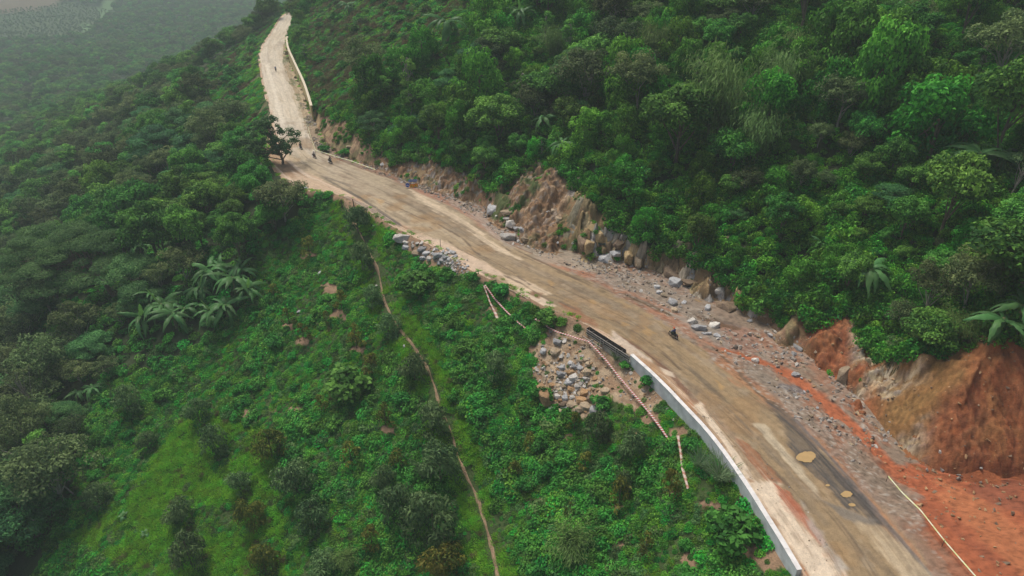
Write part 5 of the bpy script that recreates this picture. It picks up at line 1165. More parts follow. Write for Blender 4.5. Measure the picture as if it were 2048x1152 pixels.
for (a, b, c, d, t) in [(1195,820,1206,829,'thin loose plank sliding out below the dumped stones'),(1160,552,1165,556,'')]:
    if not t: continue
    p, q = on(a, b), on(c, d); o = MB().tube([p+Vector((0, 0, .25)), q+Vector((0, 0, .12))], .05, 6).build('plank', M_stakep); tag(o, t, 'plank')

# ---------------------------------------------------------------- rocks
def rockmesh(name, seed, mat, big=False, flat=1.):
    rg = np.random.default_rng(seed); bm = bmesh.new(); k = 13 if not big else 20
    P = unit(rg.normal(size=(k, 3)))*rg.uniform(.86, 1.08, (k, 1)); P = np.sign(P)*np.abs(P)**.8*np.array([1, 1, flat])
    for p in P: bm.verts.new(p)
    r = bmesh.ops.convex_hull(bm, input=bm.verts); bmesh.ops.delete(bm, geom=[v for v in bm.verts if not v.link_faces], context='VERTS')
    bmesh.ops.dissolve_limit(bm, angle_limit=.18, verts=bm.verts, edges=bm.edges)
    if big:
        bmesh.ops.bevel(bm, geom=bm.edges[:]+bm.verts[:], offset=.07, segments=1, affect='EDGES', profile=.6)
        bmesh.ops.triangulate(bm, faces=bm.faces)
        bmesh.ops.subdivide_edges(bm, edges=[e for e in bm.edges if e.calc_length() > .35], cuts=2, use_grid_fill=True)
        for v in bm.verts:
            n_ = float(fbm(np.array([v.co.x*2.3+v.co.z*1.7+seed]), np.array([v.co.y*2.3-v.co.z*1.3]), 3, 421)[0])-.5; v.co *= 1+.16*n_
    bmesh.ops.recalc_face_normals(bm, faces=bm.faces)
    me = bpy.data.meshes.new(name); bm.to_mesh(me); bm.free(); me.materials.append(mat); return me
def rockmat(name, a, b, crack=.35):
    m, n = newmat(name); o = N(n, 'ShaderNodeOutputMaterial'); p = N(n, 'ShaderNodeBsdfPrincipled'); geo = N(n, 'ShaderNodeNewGeometry'); oi = N(n, 'ShaderNodeObjectInfo')
    n1 = N(n, 'ShaderNodeTexNoise'); n1.inputs['Scale'].default_value = 1.6; n1.inputs['Detail'].default_value = 8; n1.inputs['Roughness'].default_value = .7; n1.inputs['Distortion'].default_value = .6
    n2 = N(n, 'ShaderNodeTexNoise'); n2.inputs['Scale'].default_value = 9; n2.inputs['Detail'].default_value = 5
    for q in (n1, n2): n.links.new(geo.outputs['Position'], q.inputs['Vector'])
    mr = N(n, 'ShaderNodeMapRange'); mr.inputs[1].default_value = .35; mr.inputs[2].default_value = .65; n.links.new(n1.outputs[0], mr.inputs[0])
    mx = N(n, 'ShaderNodeMix', data_type='RGBA'); mx.inputs[6].default_value = (*a, 1); mx.inputs[7].default_value = (*b, 1); n.links.new(mr.outputs[0], mx.inputs[0])
    hs = N(n, 'ShaderNodeHueSaturation'); mv = N(n, 'ShaderNodeMapRange'); mv.inputs[3].default_value = .72; mv.inputs[4].default_value = 1.2; n.links.new(oi.outputs['Random'], mv.inputs[0]); n.links.new(mv.outputs[0], hs.inputs['Value']); n.links.new(mx.outputs[2], hs.inputs['Color'])
    m2 = N(n, 'ShaderNodeMapRange'); m2.inputs[1].default_value = .3; m2.inputs[2].default_value = .7; m2.inputs[3].default_value = 1-crack; m2.inputs[4].default_value = 1.15; n.links.new(n2.outputs[0], m2.inputs[0])
    vm = N(n, 'ShaderNodeVectorMath', operation='SCALE'); n.links.new(hs.outputs[0], vm.inputs[0]); n.links.new(m2.outputs[0], vm.inputs['Scale']); n.links.new(vm.outputs[0], p.inputs['Base Color'])
    b_ = N(n, 'ShaderNodeBump'); b_.inputs['Distance'].default_value = .12; n.links.new(n1.outputs[0], b_.inputs['Height']); b2 = N(n, 'ShaderNodeBump'); b2.inputs['Distance'].default_value = .04; n.links.new(n2.outputs[0], b2.inputs['Height']); n.links.new(b_.outputs[0], b2.inputs['Normal']); n.links.new(b2.outputs[0], p.inputs['Normal'])
    p.inputs['Roughness'].default_value = .85; n.links.new(p.outputs[0], o.inputs[0]); return m
RM_ = {'grey': rockmat('grey_rock', (.34, .345, .345), (.60, .60, .58)), 'white': rockmat('white_rock', (.50, .47, .41), (.74, .70, .62)), 'tan': rockmat('tan_rock', (.33, .24, .14), (.52, .42, .29)),
       'orange': rockmat('orange_rock', (.36, .20, .085), (.50, .33, .17)), 'brown': rockmat('brown_rock', (.19, .125, .075), (.31, .225, .145)), 'yellow': rockmat('yellow_rock', (.30, .20, .09), (.50, .38, .20)), 'dgrey': rockmat('dark_grey_rock', (.24, .24, .24), (.40, .40, .39))}
RM_['dust'] = rockmat('dusty_rock', (.19, .15, .115), (.34, .28, .22)); RM_['dust2'] = rockmat('dusty_pale_rock', (.32, .29, .25), (.52, .48, .42))
RK = {}
for c_ in RM_: RK[c_] = ([rockmesh('rock', 10+i, RM_[c_], False) for i in range(4)], [rockmesh('rock', 40+i, RM_[c_], True) for i in range(4)])
def rock(u, v, w_, h_, c_, label, group=None, cat='rock', sink=.35, rz=None, tall=1., name='rock'):
    if group: w_ *= 1.22; h_ *= 1.22
    elif 1060 < u < 1220 and v > 675 and v < 840: w_ *= 1.2; h_ *= 1.2
    p = on(u, v+h_*.25); m = mpp(p); rg = np.random.default_rng(int(u*7+v*13)); me = RK[c_][1 if w_*h_ > 130 else 0][rg.integers(0, 4)]
    o = link(name, me); sx = w_*m/2; sz = max(h_, w_*.45)*m*.46*tall; sy = max(h_*m*.62, sx*.6)
    o.scale = (sx, sy, sz); o.rotation_euler = (rg.normal()*.15, rg.normal()*.15, rng.normal()*.4 if rz is None else rz); o.location = (p.x, p.y, p.z+sz*(1-2*sink)); return tag(o, label, cat, group)
A_ = 'left pile of grey boulders'; GA_ = 'stones of the grey boulder pile at the left road edge'
for q in [(803,473,36,24,'white','huge rounded cream boulder at the upper left end of the grey pile'),(812,483,14,11,'white','cream block tucked under the huge rounded cream boulder'),(811,493,17,12,'grey','pale grey rounded rock below the huge cream boulder, by the weeds'),(825,491,9,9,'white','small white cube-like stone right of the pale grey rounded rock'),(835,486,10,7,'white','white wedge of rock pointing up in the grey pile'),(843,485,8,9,'white','thin white sliver of rock standing on edge in the grey pile'),(844,497,21,14,'dgrey','dark grey angular boulder in the middle of the grey pile'),(832,505,17,14,'tan','brown-stained boulder at the lower left of the grey pile'),(853,505,18,10,'grey','flat pale slab below the dark grey angular boulder'),(847,515,16,10,'grey','grey boulder at the lower edge of the pile in the weeds'),(876,507,25,16,'grey','biggest smooth grey boulder of the pile, centre right'),(905,503,18,13,'grey','grey block at the upper right end of the pile'),(893,506,8,7,'grey',''),(899,507,7,6,'white',''),(884,519,13,11,'grey','grey rock under the biggest smooth boulder'),(891,513,12,10,'grey',''),(858,516,10,9,'white',''),(905,545,6,6,'white','single cream stone in the weeds below the grey pile'),(824,485,6,4,'white',''),(868,516,8,6,'grey',''),(895,498,9,6,'white',''),(878,526,9,7,'grey',''),(897,518,8,7,'grey',''),(911,512,9,6,'grey','')]:
    rock(*q[:5], q[5] or 'small angular pale stone within the pile of grey boulders at the left road edge', None if q[5] else GA_)
EXTRA = []
def loose(u, v, w_, i, lim, *a):
    if i < lim: return rock(u, v, w_, w_*.85, *a)
    p = on(u, v); EXTRA.append((tuple(p), w_*1.15*mpp(p)/2, 1 if a[0] in ('grey', 'white') else 3 if a[0] == 'tan' else 5))
rg = np.random.default_rng(51)
for i in range(110):
    a = rg.normal(897, 19); b = 520+.45*(a-897)+rg.normal(0, 8)
    if b < 506+.4*(a-900): continue
    loose(a, b, rg.uniform(3, 6.5), i, 40, 'grey' if rg.random() < .6 else 'white', 'small angular pale stone within the pile of grey boulders at the left road edge', GA_)
for q in [(1016,470,35,24,'white','largest rounded boulder at the mouth of the gully'),(1022,445,22,20,'white','whitish boulder leaning on the bank above the largest rounded one'),(1034,455,17,13,'grey','pale grey boulder behind the largest rounded one'),(1046,458,19,13,'grey','angular grey boulder right of the pale one in the gully mouth'),(1049,477,19,14,'tan','tan rounded boulder right of the largest one'),(1062,478,10,7,'grey','small grey boulder right of the tan rounded one'),(1108,421,15,13,'tan','grey-tan boulder high in the gully, upper of two'),(1117,437,15,16,'tan','grey-tan boulder high in the gully, lower of two'),(1095,424,11,8,'grey','small grey rock left of the two boulders high in the gully'),(1149,419,6,7,'white','lone cream stone stuck in the brown bank of the gully'),(1147,485,10,8,'white','cream stone on the gully floor near the yellow cliff'),(1115,485,7,6,'grey','small white-grey stone beside the trickle at the gully foot'),(1036,481,9,8,'grey','bluish stone in front of the largest gully boulder'),(1026,487,5,7,'white','thin white stone standing in front of the largest gully boulder'),(993,430,6,7,'white','small white stone under the leaning grey slab'),(1174,510,11,7,'white','flat white stone at the foot of the yellow cliff'),(1178,516,9,7,'grey','small grey stone at the foot of the yellow cliff')]: rock(*q)
for q in [(989,408,30,36,'grey','tall leaning grey rock face left of the gully',.75),(1018,433,26,11,'white','pale slab lying along the grassy bank',.8),(1020,420,38,15,'tan','long tan slab on the grassy bank beside the gully',.8),(1209,508,40,36,'grey','big grey rock face with pale streaks beside the ditch',1.0),(1231,498,24,24,'grey','grey rock right of the big streaked face',1.0),(1180,478,22,44,'yellow','yellow cliff block facing the gully, left column',1.3),(1196,462,24,36,'yellow','yellow cliff block under the creepers, upper',1.2),(1166,468,22,48,'brown','brown flank of the yellow cliff',1.1),(1206,487,14,30,'yellow','narrow yellow rib of the cliff',1.3),(1258,500,22,42,'yellow','yellow cliff block right of the grey rock face',1.2),(1276,512,18,36,'tan','tan cliff block with dark cracks at the edge of the creepers',1.2),(1240,478,20,30,'brown','brown cliff block above the grey rock',1.1),(1348,539,54,28,'brown','long brown slab leaning above the rubble, left of two',.9),(1384,556,50,26,'brown','long brown slab leaning above the rubble, right of two',.9),(1452,601,54,42,'brown','large smooth brown outcrop at the right end of the rubble',.9),(1334,548,20,17,'tan','tan block at the foot of the long brown slab',1.),(1691,735,26,46,'tan','tan rock slab standing at the corner of the red cut',1.2),(1596,690,14,26,'dgrey','dark folded rock rib in the gravel bank',1.2),(1588,702,12,18,'dgrey','small dark folded rock beside the larger rib',1.1),(1428,405,12,22,'grey','grey rock face peeping through the creepers high on the hillside',1.2),(1450,465,20,34,'brown','brown slab showing through creepers of the hillside, upper',1.1),(1522,555,22,22,'brown','brown slab showing through creepers near the reedy bank',1.),(1468,520,22,26,'brown','brown slab showing through creepers of the hillside, lower',1.),(700,290,18,12,'tan','pale rock in the bare bank behind the yellow tape',.8),(752,283,14,14,'white','white rock stuck in the bank below the creepers',1.),(766,326,13,11,'grey','grey rock face at the foot of the rocky bank',.8),(790,320,12,18,'grey','narrow grey rock right of the grey face in the rocky bank',1.2)]:
    rock(*q[:6], name='rock_outcrop', cat='rock outcrop', sink=.58, tall=q[6]*.7)
for q in [(1351,564,30,23,'grey','big grey boulder at the top of the roadside rubble'),(1345,602,18,19,'grey','blue-grey split boulder standing at the ditch'),(1348,619,15,14,'tan','tan and grey boulder under the blue-grey split one'),(1416,565,15,15,'grey','grey boulder beside the brown outcrop, left of two'),(1440,565,17,13,'tan','brown-topped boulder beside the outcrop, right of two'),(1436,581,32,9,'white','long pale slab in front of the brown outcrop'),(1415,613,13,15,'grey','grey rounded boulder in the middle of the gravel'),(1385,642,22,16,'white','big white rounded boulder near the motorcycle'),(1398,653,34,19,'grey','wide grey ledge right of the white boulder'),(1428,647,26,16,'white','cream boulder standing on the muddy flat'),(1413,666,22,10,'grey','flat grey rock on the gravel spit'),(1434,671,16,9,'grey','pale grey rock at the end of the gravel spit'),(1436,677,9,6,'white','small white stone below the gravel spit'),(1400,676,9,6,'white','white stone at the edge of the road near the motorcycle'),(1441,682,7,8,'tan','tan stone at the edge of the muddy flat'),(1368,602,11,9,'grey','grey stone right of the split boulder'),(1314,571,15,10,'grey','grey rounded stone in the upper rubble'),(1328,588,15,11,'tan','brown rock above the split boulder'),(1318,582,13,11,'grey','pale angular rock left of the brown one'),(1282,580,9,7,'white','white stone at the left end of the rubble'),(1499,641,15,8,'grey','grey slab under the weeds at the right of the flat'),(1524,677,6,7,'white','small cream stone right of the muddy flat'),(1549,664,10,8,'white','cream rock at the weeds right of the flat'),(1539,671,11,11,'grey','grey rock beside the cream one right of the flat'),(1511,716,16,13,'white','pinkish white rock at the bend of the red channel'),(1592,744,18,13,'dgrey','dark grey rounded boulder at the edge of the red channel'),(1631,702,10,8,'tan','tan stone high on the gravel bank'),(1619,759,9,6,'orange','orange stone right of the red channel'),(1628,771,11,6,'orange','flat orange stone lower on the red bank'),(1603,752,7,6,'grey','small grey stone beside the dark rounded boulder'),(1553,758,7,6,'tan','yellow stone on the grey gravel strip'),(1608,782,7,9,'grey','grey stone by the edge of the red channel'),(1635,813,7,6,'grey','grey stone further down the red channel'),(1594,728,10,11,'white','white broken rock above the red channel'),(1450,700,6,5,'white','')]:
    rock(*q[:5], q[5] or 'small pale stone at the right edge of the road')
GD = 'stones dumped on the slope below the formwork'
for q in [(1115,680,17,15,'grey','large grey block near the sagging tape, top left of the dump'),(1086,700,12,12,'grey','grey block at the weeds on the left edge of the dump'),(1110,701,19,15,'tan','round tan boulder under the large grey block'),(1123,711,8,9,'white',''),(1172,717,13,11,'tan','curved tan stone high in the dump, near the striped tape'),(1176,727,9,10,'tan',''),(1149,730,12,10,'dgrey','blue-grey rounded stone in the upper dump, left'),(1159,735,11,9,'dgrey','blue-grey stone in the upper dump, right'),(1141,741,18,12,'orange','orange-tan boulder in the upper dump'),(1173,741,14,15,'tan','pale tan pointed boulder in the upper right of the dump'),(1125,734,13,9,'grey',''),(1122,745,18,15,'dgrey','large dark grey flat boulder at the left of the dump'),(1149,753,19,14,'white','whitish boulder in the middle of the dump'),(1140,762,21,14,'grey','long grey slab in the middle of the dump'),(1172,756,13,8,'white',''),(1129,771,13,11,'tan',''),(1143,776,16,12,'orange','bright orange-brown stone deep in the dump'),(1155,771,13,10,'white',''),(1167,772,8,8,'white',''),(1168,783,15,14,'orange','orange block on the right side of the dump'),(1087,785,22,40,'orange','huge orange slab standing at the left side of the dump'),(1131,795,12,13,'grey',''),(1114,791,13,11,'white',''),(1099,791,7,8,'tan',''),(1162,798,21,13,'orange','orange boulder above the two tan front blocks'),(1146,793,15,9,'white',''),(1158,787,9,9,'tan',''),(1144,807,21,15,'tan','big tan block in the front row of the dump, left'),(1170,811,21,16,'tan','big light tan boulder in the front row of the dump, right'),(1159,817,17,14,'tan','tan boulder squeezed between the two front blocks'),(1126,805,21,15,'brown','long brown boulder in the front row of the dump'),(1103,815,13,13,'white','cream rounded stone at the lower left of the dump'),(1127,822,19,9,'tan','flat tan stone at the bottom of the dump'),(1182,796,17,15,'brown','brown slab at the right of the front blocks'),(1205,804,18,13,'white','whitish slab apart to the right of the dump'),(1187,818,17,15,'grey','grey cracked rock at the bottom right of the dump'),(1104,769,13,9,'orange',''),(1118,774,9,9,'tan',''),(1093,751,8,6,'white',''),(1070,787,10,11,'orange','small orange stone left of the huge slab'),(1210,780,19,11,'tan','long pale slab half sunk right of the dump'),(1288,762,11,8,'white','white stone at the foot of the white wall'),(1141,725,10,9,'grey',''),(1129,680,9,8,'white',''),(1160,722,15,8,'tan',''),(1127,813,14,7,'grey',''),(1346,838,6,6,'white','white stone between the tape and the wall'),(1335,817,7,5,'white',''),(1475,1005,10,10,'tan','tan stone beside the wide green bush'),(1495,1000,9,6,'tan','flat tan stone by the foot of the wall')]:
    rock(*q[:5], q[5] or 'small loose stone among the rocks dumped below the formwork', None if q[5] else GD)
rg = np.random.default_rng(52)
for i in range(250):
    a = rg.normal(1138, 34); b = rg.normal(768, 32)
    if not inpoly(np.array([a]), np.array([b]), DUMP)[0]: continue
    loose(a, b, rg.uniform(4, 10), i, 60, ('tan', 'white', 'white', 'tan', 'orange')[rg.integers(0, 5)], 'small loose stone among the rocks dumped below the formwork', GD)
for q in [(640,547,10,11,'grey','lone grey boulder standing in the weeds of the upper left slope'),(753,571,6,5,'white','small white stone beside the footpath'),(808,692,6,8,'grey','pale stone right of the footpath, halfway down'),(717,925,6,9,'dgrey','dark pointed stone beside a bronze sapling'),(585,890,9,8,'grey','pale stone beside the dark round fruit tree'),(598,622,9,7,'dgrey','dark stone in the weeds above two saplings'),(796,855,6,5,'white','white stone right of the olive sapling with bare soil'),(952,905,5,5,'tan','tan pebble right of the footpath'),(1060,972,7,11,'tan','upright tan stone in the weeds at the bottom centre'),(1340,985,7,5,'tan','tan stone under the bronze sapling by the tape')]: rock(*q)
# rubble on the verge, the bank foot and the road
rg = np.random.default_rng(61); RS = [rockmesh('pebble', 80+i, RM_[('dust', 'dust2', 'dust2', 'tan', 'brown', 'orange')[i]], False, .7) for i in range(6)]
pts = []; ids = []; scs = []
sel = np.where((W_ > 2.02) & (W_ < 3.0) & (ry < 200) & (ry > 45))[0]; w_ = (.05+1.8*sstep(.47, .6, b2[sel]*.6+b1[sel]*.4)*sstep(2.05, 2.4, W_[sel]))*(1-.75*(rc[sel, 0] > 2.1*rc[sel, 1]))*np.minimum(width[sel], 9); w_ *= 1-.9*sstep(62, 56, ry[sel])
dens = np.gradient(tt)[np.minimum((sel//len(cw)), len(tt)-1)]; w_ = w_*dens; w_ /= w_.sum()
for i in rg.choice(sel, 8500, p=w_):
    pts.append((rx[i]+rg.normal()*.15, ry[i]+rg.normal()*.15, rz[i]+.01)); q = rg.random(); red = rc[i, 0] > 2*rc[i, 1]
    ids.append(rg.integers(3, 6) if red and q < .6 else rg.integers(0, 4)); scs.append(.035+.30*rg.random()**6)
sel = np.where((W_ > .0) & (W_ < 1.1) & (ry < 190) & (ry > 42) & (b1 > .52))[0]
for i in rg.choice(sel, 900):
    pts.append((rx[i]+rg.normal()*.15, ry[i]+rg.normal()*.15, rz[i])); ids.append(rg.integers(2, 5)); scs.append(.03+.1*rg.random()**4)
gx, gy, g_ = grid(-100, 90, 40, 230, .55, 62); z_, l, r, u_, v_, zc_, vis = info(gx, gy, 60, 60); bb = bare(gx, gy, u_, v_, l, r)
rocky = (r > 0) & (r < 7) & (bb > .5) & (((u_ > 745) & (u_ < 1000)) | ((u_ > 1180) & (u_ < 1700)) | ((u_ > 1700) & (u_ < 1800) & (fbm(gx/2, gy/2, 2, 63) > .5))) & (fbm(gx/1.5, gy/1.5, 3, 64) > .42)
dmp = (l > 0) & (bb > .5) & inpoly(u_, v_, DUMP)
for i in np.where(vis & ((rocky & (g_.random(gx.size) < .75)) | (dmp & (g_.random(gx.size) < .9)) | ((r > 0) & (bb > .5) & (g_.random(gx.size) < .03))))[0]:
    pts.append((gx[i], gy[i], z_[i])); ids.append(g_.integers(1, 6)); scs.append(.06+.26*g_.random()**3)
tal = vis & (r > -1.2) & (r < 2.2) & (u_ > 1600) & (u_ < 1960) & (g_.random(gx.size) < .55*np.exp(-np.abs(r-.2)))
for i in np.where(tal)[0]: pts.append((gx[i]+g_.normal()*.2, gy[i]+g_.normal()*.2, max(z_[i], .08)+.1*max(r[i], 0))); ids.append((1, 2, 1, 3, 0)[g_.integers(0, 5)]); scs.append(.06+.3*g_.random()**4)
for i in range(500):
    a = rg.normal(897, 20); b = 522+.45*(a-897)+rg.normal(0, 9); p = hit(a, b); pts.append(tuple(p)); ids.append(rg.integers(0, 3)); scs.append(rg.uniform(.05, .16))
sel = np.where((W_ > 2.05) & (W_ < 3.02) & (ry < 66) & (ry > 36) & (rc[:, 0] > 2.0*rc[:, 1]))[0]
for i in rg.choice(sel, 1100):
    pts.append((rx[i]+rg.normal()*.2, ry[i]+rg.normal()*.2, rz[i])); ids.append(rg.integers(4, 6)); scs.append(.03+.28*rg.random()**5)
for i in rg.integers(0, len(BANKP), 900):
    pts.append(tuple(BANKP[i])); ids.append(rg.integers(4, 6)); scs.append(.04+.22*rg.random()**4)
for q_ in EXTRA: pts.append(q_[0]); scs.append(q_[1]); ids.append(q_[2])
pts = np.array(pts); n_ = len(pts); sc3 = np.array(scs)[:, None]*rg.uniform(.65, 1.4, (n_, 3)); print('rubble', n_)
instances('rubble', pts, rg.uniform(0, 6.28, (n_, 3))*np.array([.15, .15, 1]), sc3, ids, RS)

# ---------------------------------------------------------------- signs, scraps, hut
def flatmat(n_, c_, r_=.5): return simple(n_, c_, r_, .06, 4.)
S_blue = flatmat('sign_blue', (.015, .085, .52)); S_white = flatmat('sign_white', (.75, .75, .75)); S_or = flatmat('sign_orange', (.80, .26, .02)); S_yel = flatmat('sign_yellow', (.80, .52, .03)); S_blk = flatmat('sign_black', (.02, .02, .02)); S_pb = flatmat('board_blue', (.16, .28, .62)); S_steel = flatmat('sign_steel', (.32, .32, .33), .4)
sp = on(822, 374); fac = math.atan2(-sp.x, -sp.y)      # yaw that turns a panel's front to the viewer's side of the road
def frame(px, h, label, name='road_sign', cat='road sign'):
    p = on(px, 376.5-(px-822)*.05); e = empty(name, p, 0, label, cat); e.rotation_euler = (.12, 0, -fac); return e
def disc(mb, r, y, z, n_=24, th=.02):
    return mb.add([(r*math.cos(2*PI*k/n_), y, z+r*math.sin(2*PI*k/n_)) for k in range(n_)]+[(r*math.cos(2*PI*k/n_), y+th, z+r*math.sin(2*PI*k/n_)) for k in range(n_)], [tuple(range(n_)), tuple(range(2*n_-1, n_-1, -1))]+[(k, (k+1) % n_, n_+(k+1) % n_, n_+k) for k in range(n_)])
def tri(mb, s, y, z, th=.02):
    P = [(-s, z), (s, z), (0, z+1.73*s)]; return mb.add([(a, y, b) for a, b in P]+[(a, y+th, b) for a, b in P], [(0, 1, 2), (5, 4, 3), (0, 3, 4, 1), (1, 4, 5, 2), (2, 5, 3, 0)])
def legs(e, ht): 
    for sx in (-.22, .22): MB().tube([(sx, -.06, ht), (sx, -.5, -.02)], .025, 6).build('leg', S_steel, e)
    MB().tube([(0, -.03, ht+.3), (0, -.03, -.05)], .03, 6).build('post', S_steel, e)
e = frame(815.5, 0, 'round blue sign with a white bar, left of the orange warning signs'); legs(e, .5)
disc(MB(), .44, 0, .62).build('plate', S_white, e); disc(MB(), .41, .021, .62, th=.008).build('face', S_blue, e); MB().box((0, .034, .60), (.62, .008, .15), Matrix.Rotation(-.09, 3, 'Y')).build('bar', S_white, e)
for px, t in ((824, 'orange triangular warning sign next to the round blue sign'), (832, 'orange triangular warning sign at the right end of the sign group')):
    e = frame(px, 0, t, 'warning_sign'); legs(e, .4); MB().box((0, 0, .48), (.86, .02, .74)).build('plate', S_or if px < 830 else S_or, e); tri(MB(), .36, .012, .18, .006).build('triangle', S_yel, e)
    m_ = MB(); m_.ell((.02, .024, .56), (.045, .008, .045), 8, 4); m_.box((0, .024, .40), (.07, .008, .22), Matrix.Rotation(.25, 3, 'Y')); m_.box((.09, .024, .30), (.16, .008, .05)); m_.build('figure', S_blk, e)
p = on(826, 371); e = empty('information_board', p, 0, 'low pale blue board standing behind the orange warning signs', 'board'); e.rotation_euler = (.12, 0, -fac)
MB().box((0, 0, 1.02), (1.75, .03, .5)).build('board', S_pb, e)
for sx in (-.7, .7): MB().tube([(sx, -.03, 1.2), (sx, -.03, -.1)], .03, 6).build('leg', S_steel, e)
for k in range(4): MB().box((-.6+.4*k, .02, 1.05), (.26, .008, .16)).build('mark', simple('board_mark', (.30, .38, .55), .6, .1) if k == 0 else bpy.data.materials['board_mark'], e)
# scraps of white sheet
def scrap(u, v, a, b, label, seed):
    p = on(u, v); m = mpp(p); rg = np.random.default_rng(seed); bm = bmesh.new(); bmesh.ops.create_grid(bm, x_segments=6, y_segments=4, size=1)
    for q in bm.verts: q.co = Vector((q.co.x*a*m*(1+.2*rg.normal()*.5), q.co.y*b*m*1.5*(1+.3*rg.normal()*.5), .05+.10*rg.random()))
    bmesh.ops.solidify(bm, geom=bm.faces[:], thickness=.01)
    me = bpy.data.meshes.new('plastic_sheet'); bm.to_mesh(me); bm.free(); me.materials.append(flatmat('white_sheet', (.75, .77, .8))) ; o = link('plastic_sheet', me); o.location = p; o.rotation_euler = (0, 0, .4); tag(o, label, 'sheet')
scrap(609, 377, 6, 3, 'white plastic sheet crumpled on the sandy lay-by below the big tree', 3)
scrap(729, 447, 3, 1.5, 'scrap of white litter on the slope by the red soil, right of two', 4)
scrap(747, 452, 2, 1.5, 'scrap of white litter at the edge of the weeds near the cream boulder', 5)
p = hit(262, 47); e = empty('field_hut', p, .5, 'tiny white-roofed hut far down in the hazy valley', 'hut'); M_tin = flatmat('tin_roof', (.8, .82, .84), .4)
MB().box((0, 0, 1.2), (8, 5, 2.4)).build('walls', flatmat('hut_wall', (.3, .26, .2)), e)
for s in (-1, 1): MB().box((0, s*1.7, 3.0), (9, 3.9, .1), Matrix.Rotation(-s*.45, 3, 'X')).build('roof', M_tin, e)
MB().box((0, -2.53, 1), (1, .08, 2)).build('door', flatmat('hut_door', (.1, .08, .06)), e)

# ---------------------------------------------------------------- motorcycles and riders
M_tyre = flatmat('tyre_rubber', (.015, .015, .016), .8); M_chrome = simple('worn_metal', (.35, .35, .36), .35, .15, 6., metal=.8); M_seat = flatmat('seat_vinyl', (.02, .02, .02), .5); M_skin = flatmat('skin', (.33, .19, .12), .6); M_lamp = flatmat('lamp_glass', (.7, .7, .68), .15); M_red = flatmat('tail_lamp_red', (.4, .02, .02), .3); M_hair = flatmat('hair', (.015, .012, .01))
def motorcycle(p, yaw, paint_, label):
    e = empty('motorcycle', p, yaw, label, 'motorcycle')          # forward is +y
    for y_ in (.64, -.62):
        wh = MB().torus((0, y_, .30), .255, .05).build('wheel', M_tyre, e)
        r_ = MB().torus((0, y_, .30), .20, .014, 14, 5)
        for k in range(6): a = PI*k/6; r_.tube([(0, y_-.2*math.cos(a), .30-.2*math.sin(a)), (0, y_+.2*math.cos(a), .30+.2*math.sin(a))], .006, 4)
        r_.tube([(-.06, y_, .30), (.06, y_, .30)], .04, 8).build('rim', M_chrome, wh)
    f = MB()
    for s in (-1, 1): f.tube([(s*.09, .64, .30), (s*.09, .50, .62), (s*.07, .42, .88)], [.024, .026, .026], 6)
    f.build('fork', M_chrome, e)
    MB().ell((0, .66, .585), (.06, .26, .05), 10, 5).build('front_mudguard', paint_, e)
    b = MB(); b.add([(-.06, .48, .86), (.06, .48, .86), (-.17, .36, .80), (.17, .36, .80), (-.19, .28, .35), (.19, .28, .35), (-.04, .42, .30), (.04, .42, .30), (-.10, .0, .34), (.10, .0, .34), (-.09, .05, .62), (.09, .05, .62)],
        [(0, 1, 3, 2), (2, 3, 5, 4), (0, 2, 4, 6), (1, 7, 5, 3), (0, 6, 7, 1), (4, 5, 9, 8), (2, 10, 11, 3), (4, 8, 10, 2), (5, 3, 11, 9)]); b.build('leg_shield', paint_, e)
    b = MB(); b.add([(-.08, .10, .62), (.08, .10, .62), (-.13, -.25, .70), (.13, -.25, .70), (-.10, -.78, .74), (.10, -.78, .74), (-.08, .05, .42), (.08, .05, .42), (-.12, -.3, .46), (.12, -.3, .46), (-.06, -.80, .60), (.06, -.80, .60)],
        [(0, 1, 3, 2), (2, 3, 5, 4), (0, 2, 8, 6), (1, 7, 9, 3), (2, 4, 10, 8), (3, 9, 11, 5), (4, 5, 11, 10), (6, 8, 9, 7), (8, 10, 11, 9), (0, 6, 7, 1)]); b.build('body', paint_, e)
    MB().box((0, -.08, .33), (.22, .34, .22)).tube([(-.12, .05, .3), (.12, .05, .3)], .07, 8).build('engine', M_chrome, e)
    s_ = MB(); s_.add([(-.12, .12, .70), (.12, .12, .70), (-.15, -.2, .76), (.15, -.2, .76), (-.13, -.68, .82), (.13, -.68, .82), (-.10, .10, .64), (.10, .10, .64), (-.14, -.2, .69), (.14, -.2, .69), (-.11, -.7, .75), (.11, -.7, .75)],
        [(0, 1, 3, 2), (2, 3, 5, 4), (0, 2, 8, 6), (1, 7, 9, 3), (2, 4, 10, 8), (3, 9, 11, 5), (4, 5, 11, 10), (6, 8, 9, 7), (8, 10, 11, 9), (0, 6, 7, 1)]); s_.build('seat', M_seat, e)
    MB().tube([(-.33, .26, 1.0), (-.2, .36, 1.02), (0, .42, .95), (.2, .36, 1.02), (.33, .26, 1.0)], .017, 6).build('handlebar', M_seat, e)
    for s in (-1, 1):
        m_ = MB(); m_.tube([(s*.24, .34, 1.02), (s*.28, .36, 1.16)], .008, 5); m_.ell((s*.28, .365, 1.2), (.055, .012, .04), 8, 5); m_.build('mirror', M_seat, e)
    MB().ell((0, .50, .88), (.09, .07, .08), 10, 6).build('headlight', M_lamp, e); MB().box((0, -.81, .70), (.14, .04, .07)).build('tail_lamp', M_red, e)
    MB().tube([(.14, .08, .22), (.16, -.3, .24), (.17, -.78, .34)], [.025, .035, .05], 8).build('exhaust', M_chrome, e)
    MB().ell((0, -.72, .56), (.07, .2, .06), 8, 5).build('rear_mudguard', M_seat, e)
    r_ = MB(); r_.tube([(-.1, -.6, .80), (-.1, -.86, .86), (.1, -.86, .86), (.1, -.6, .80)], .012, 5); r_.build('carrier', M_chrome, e)
    return e
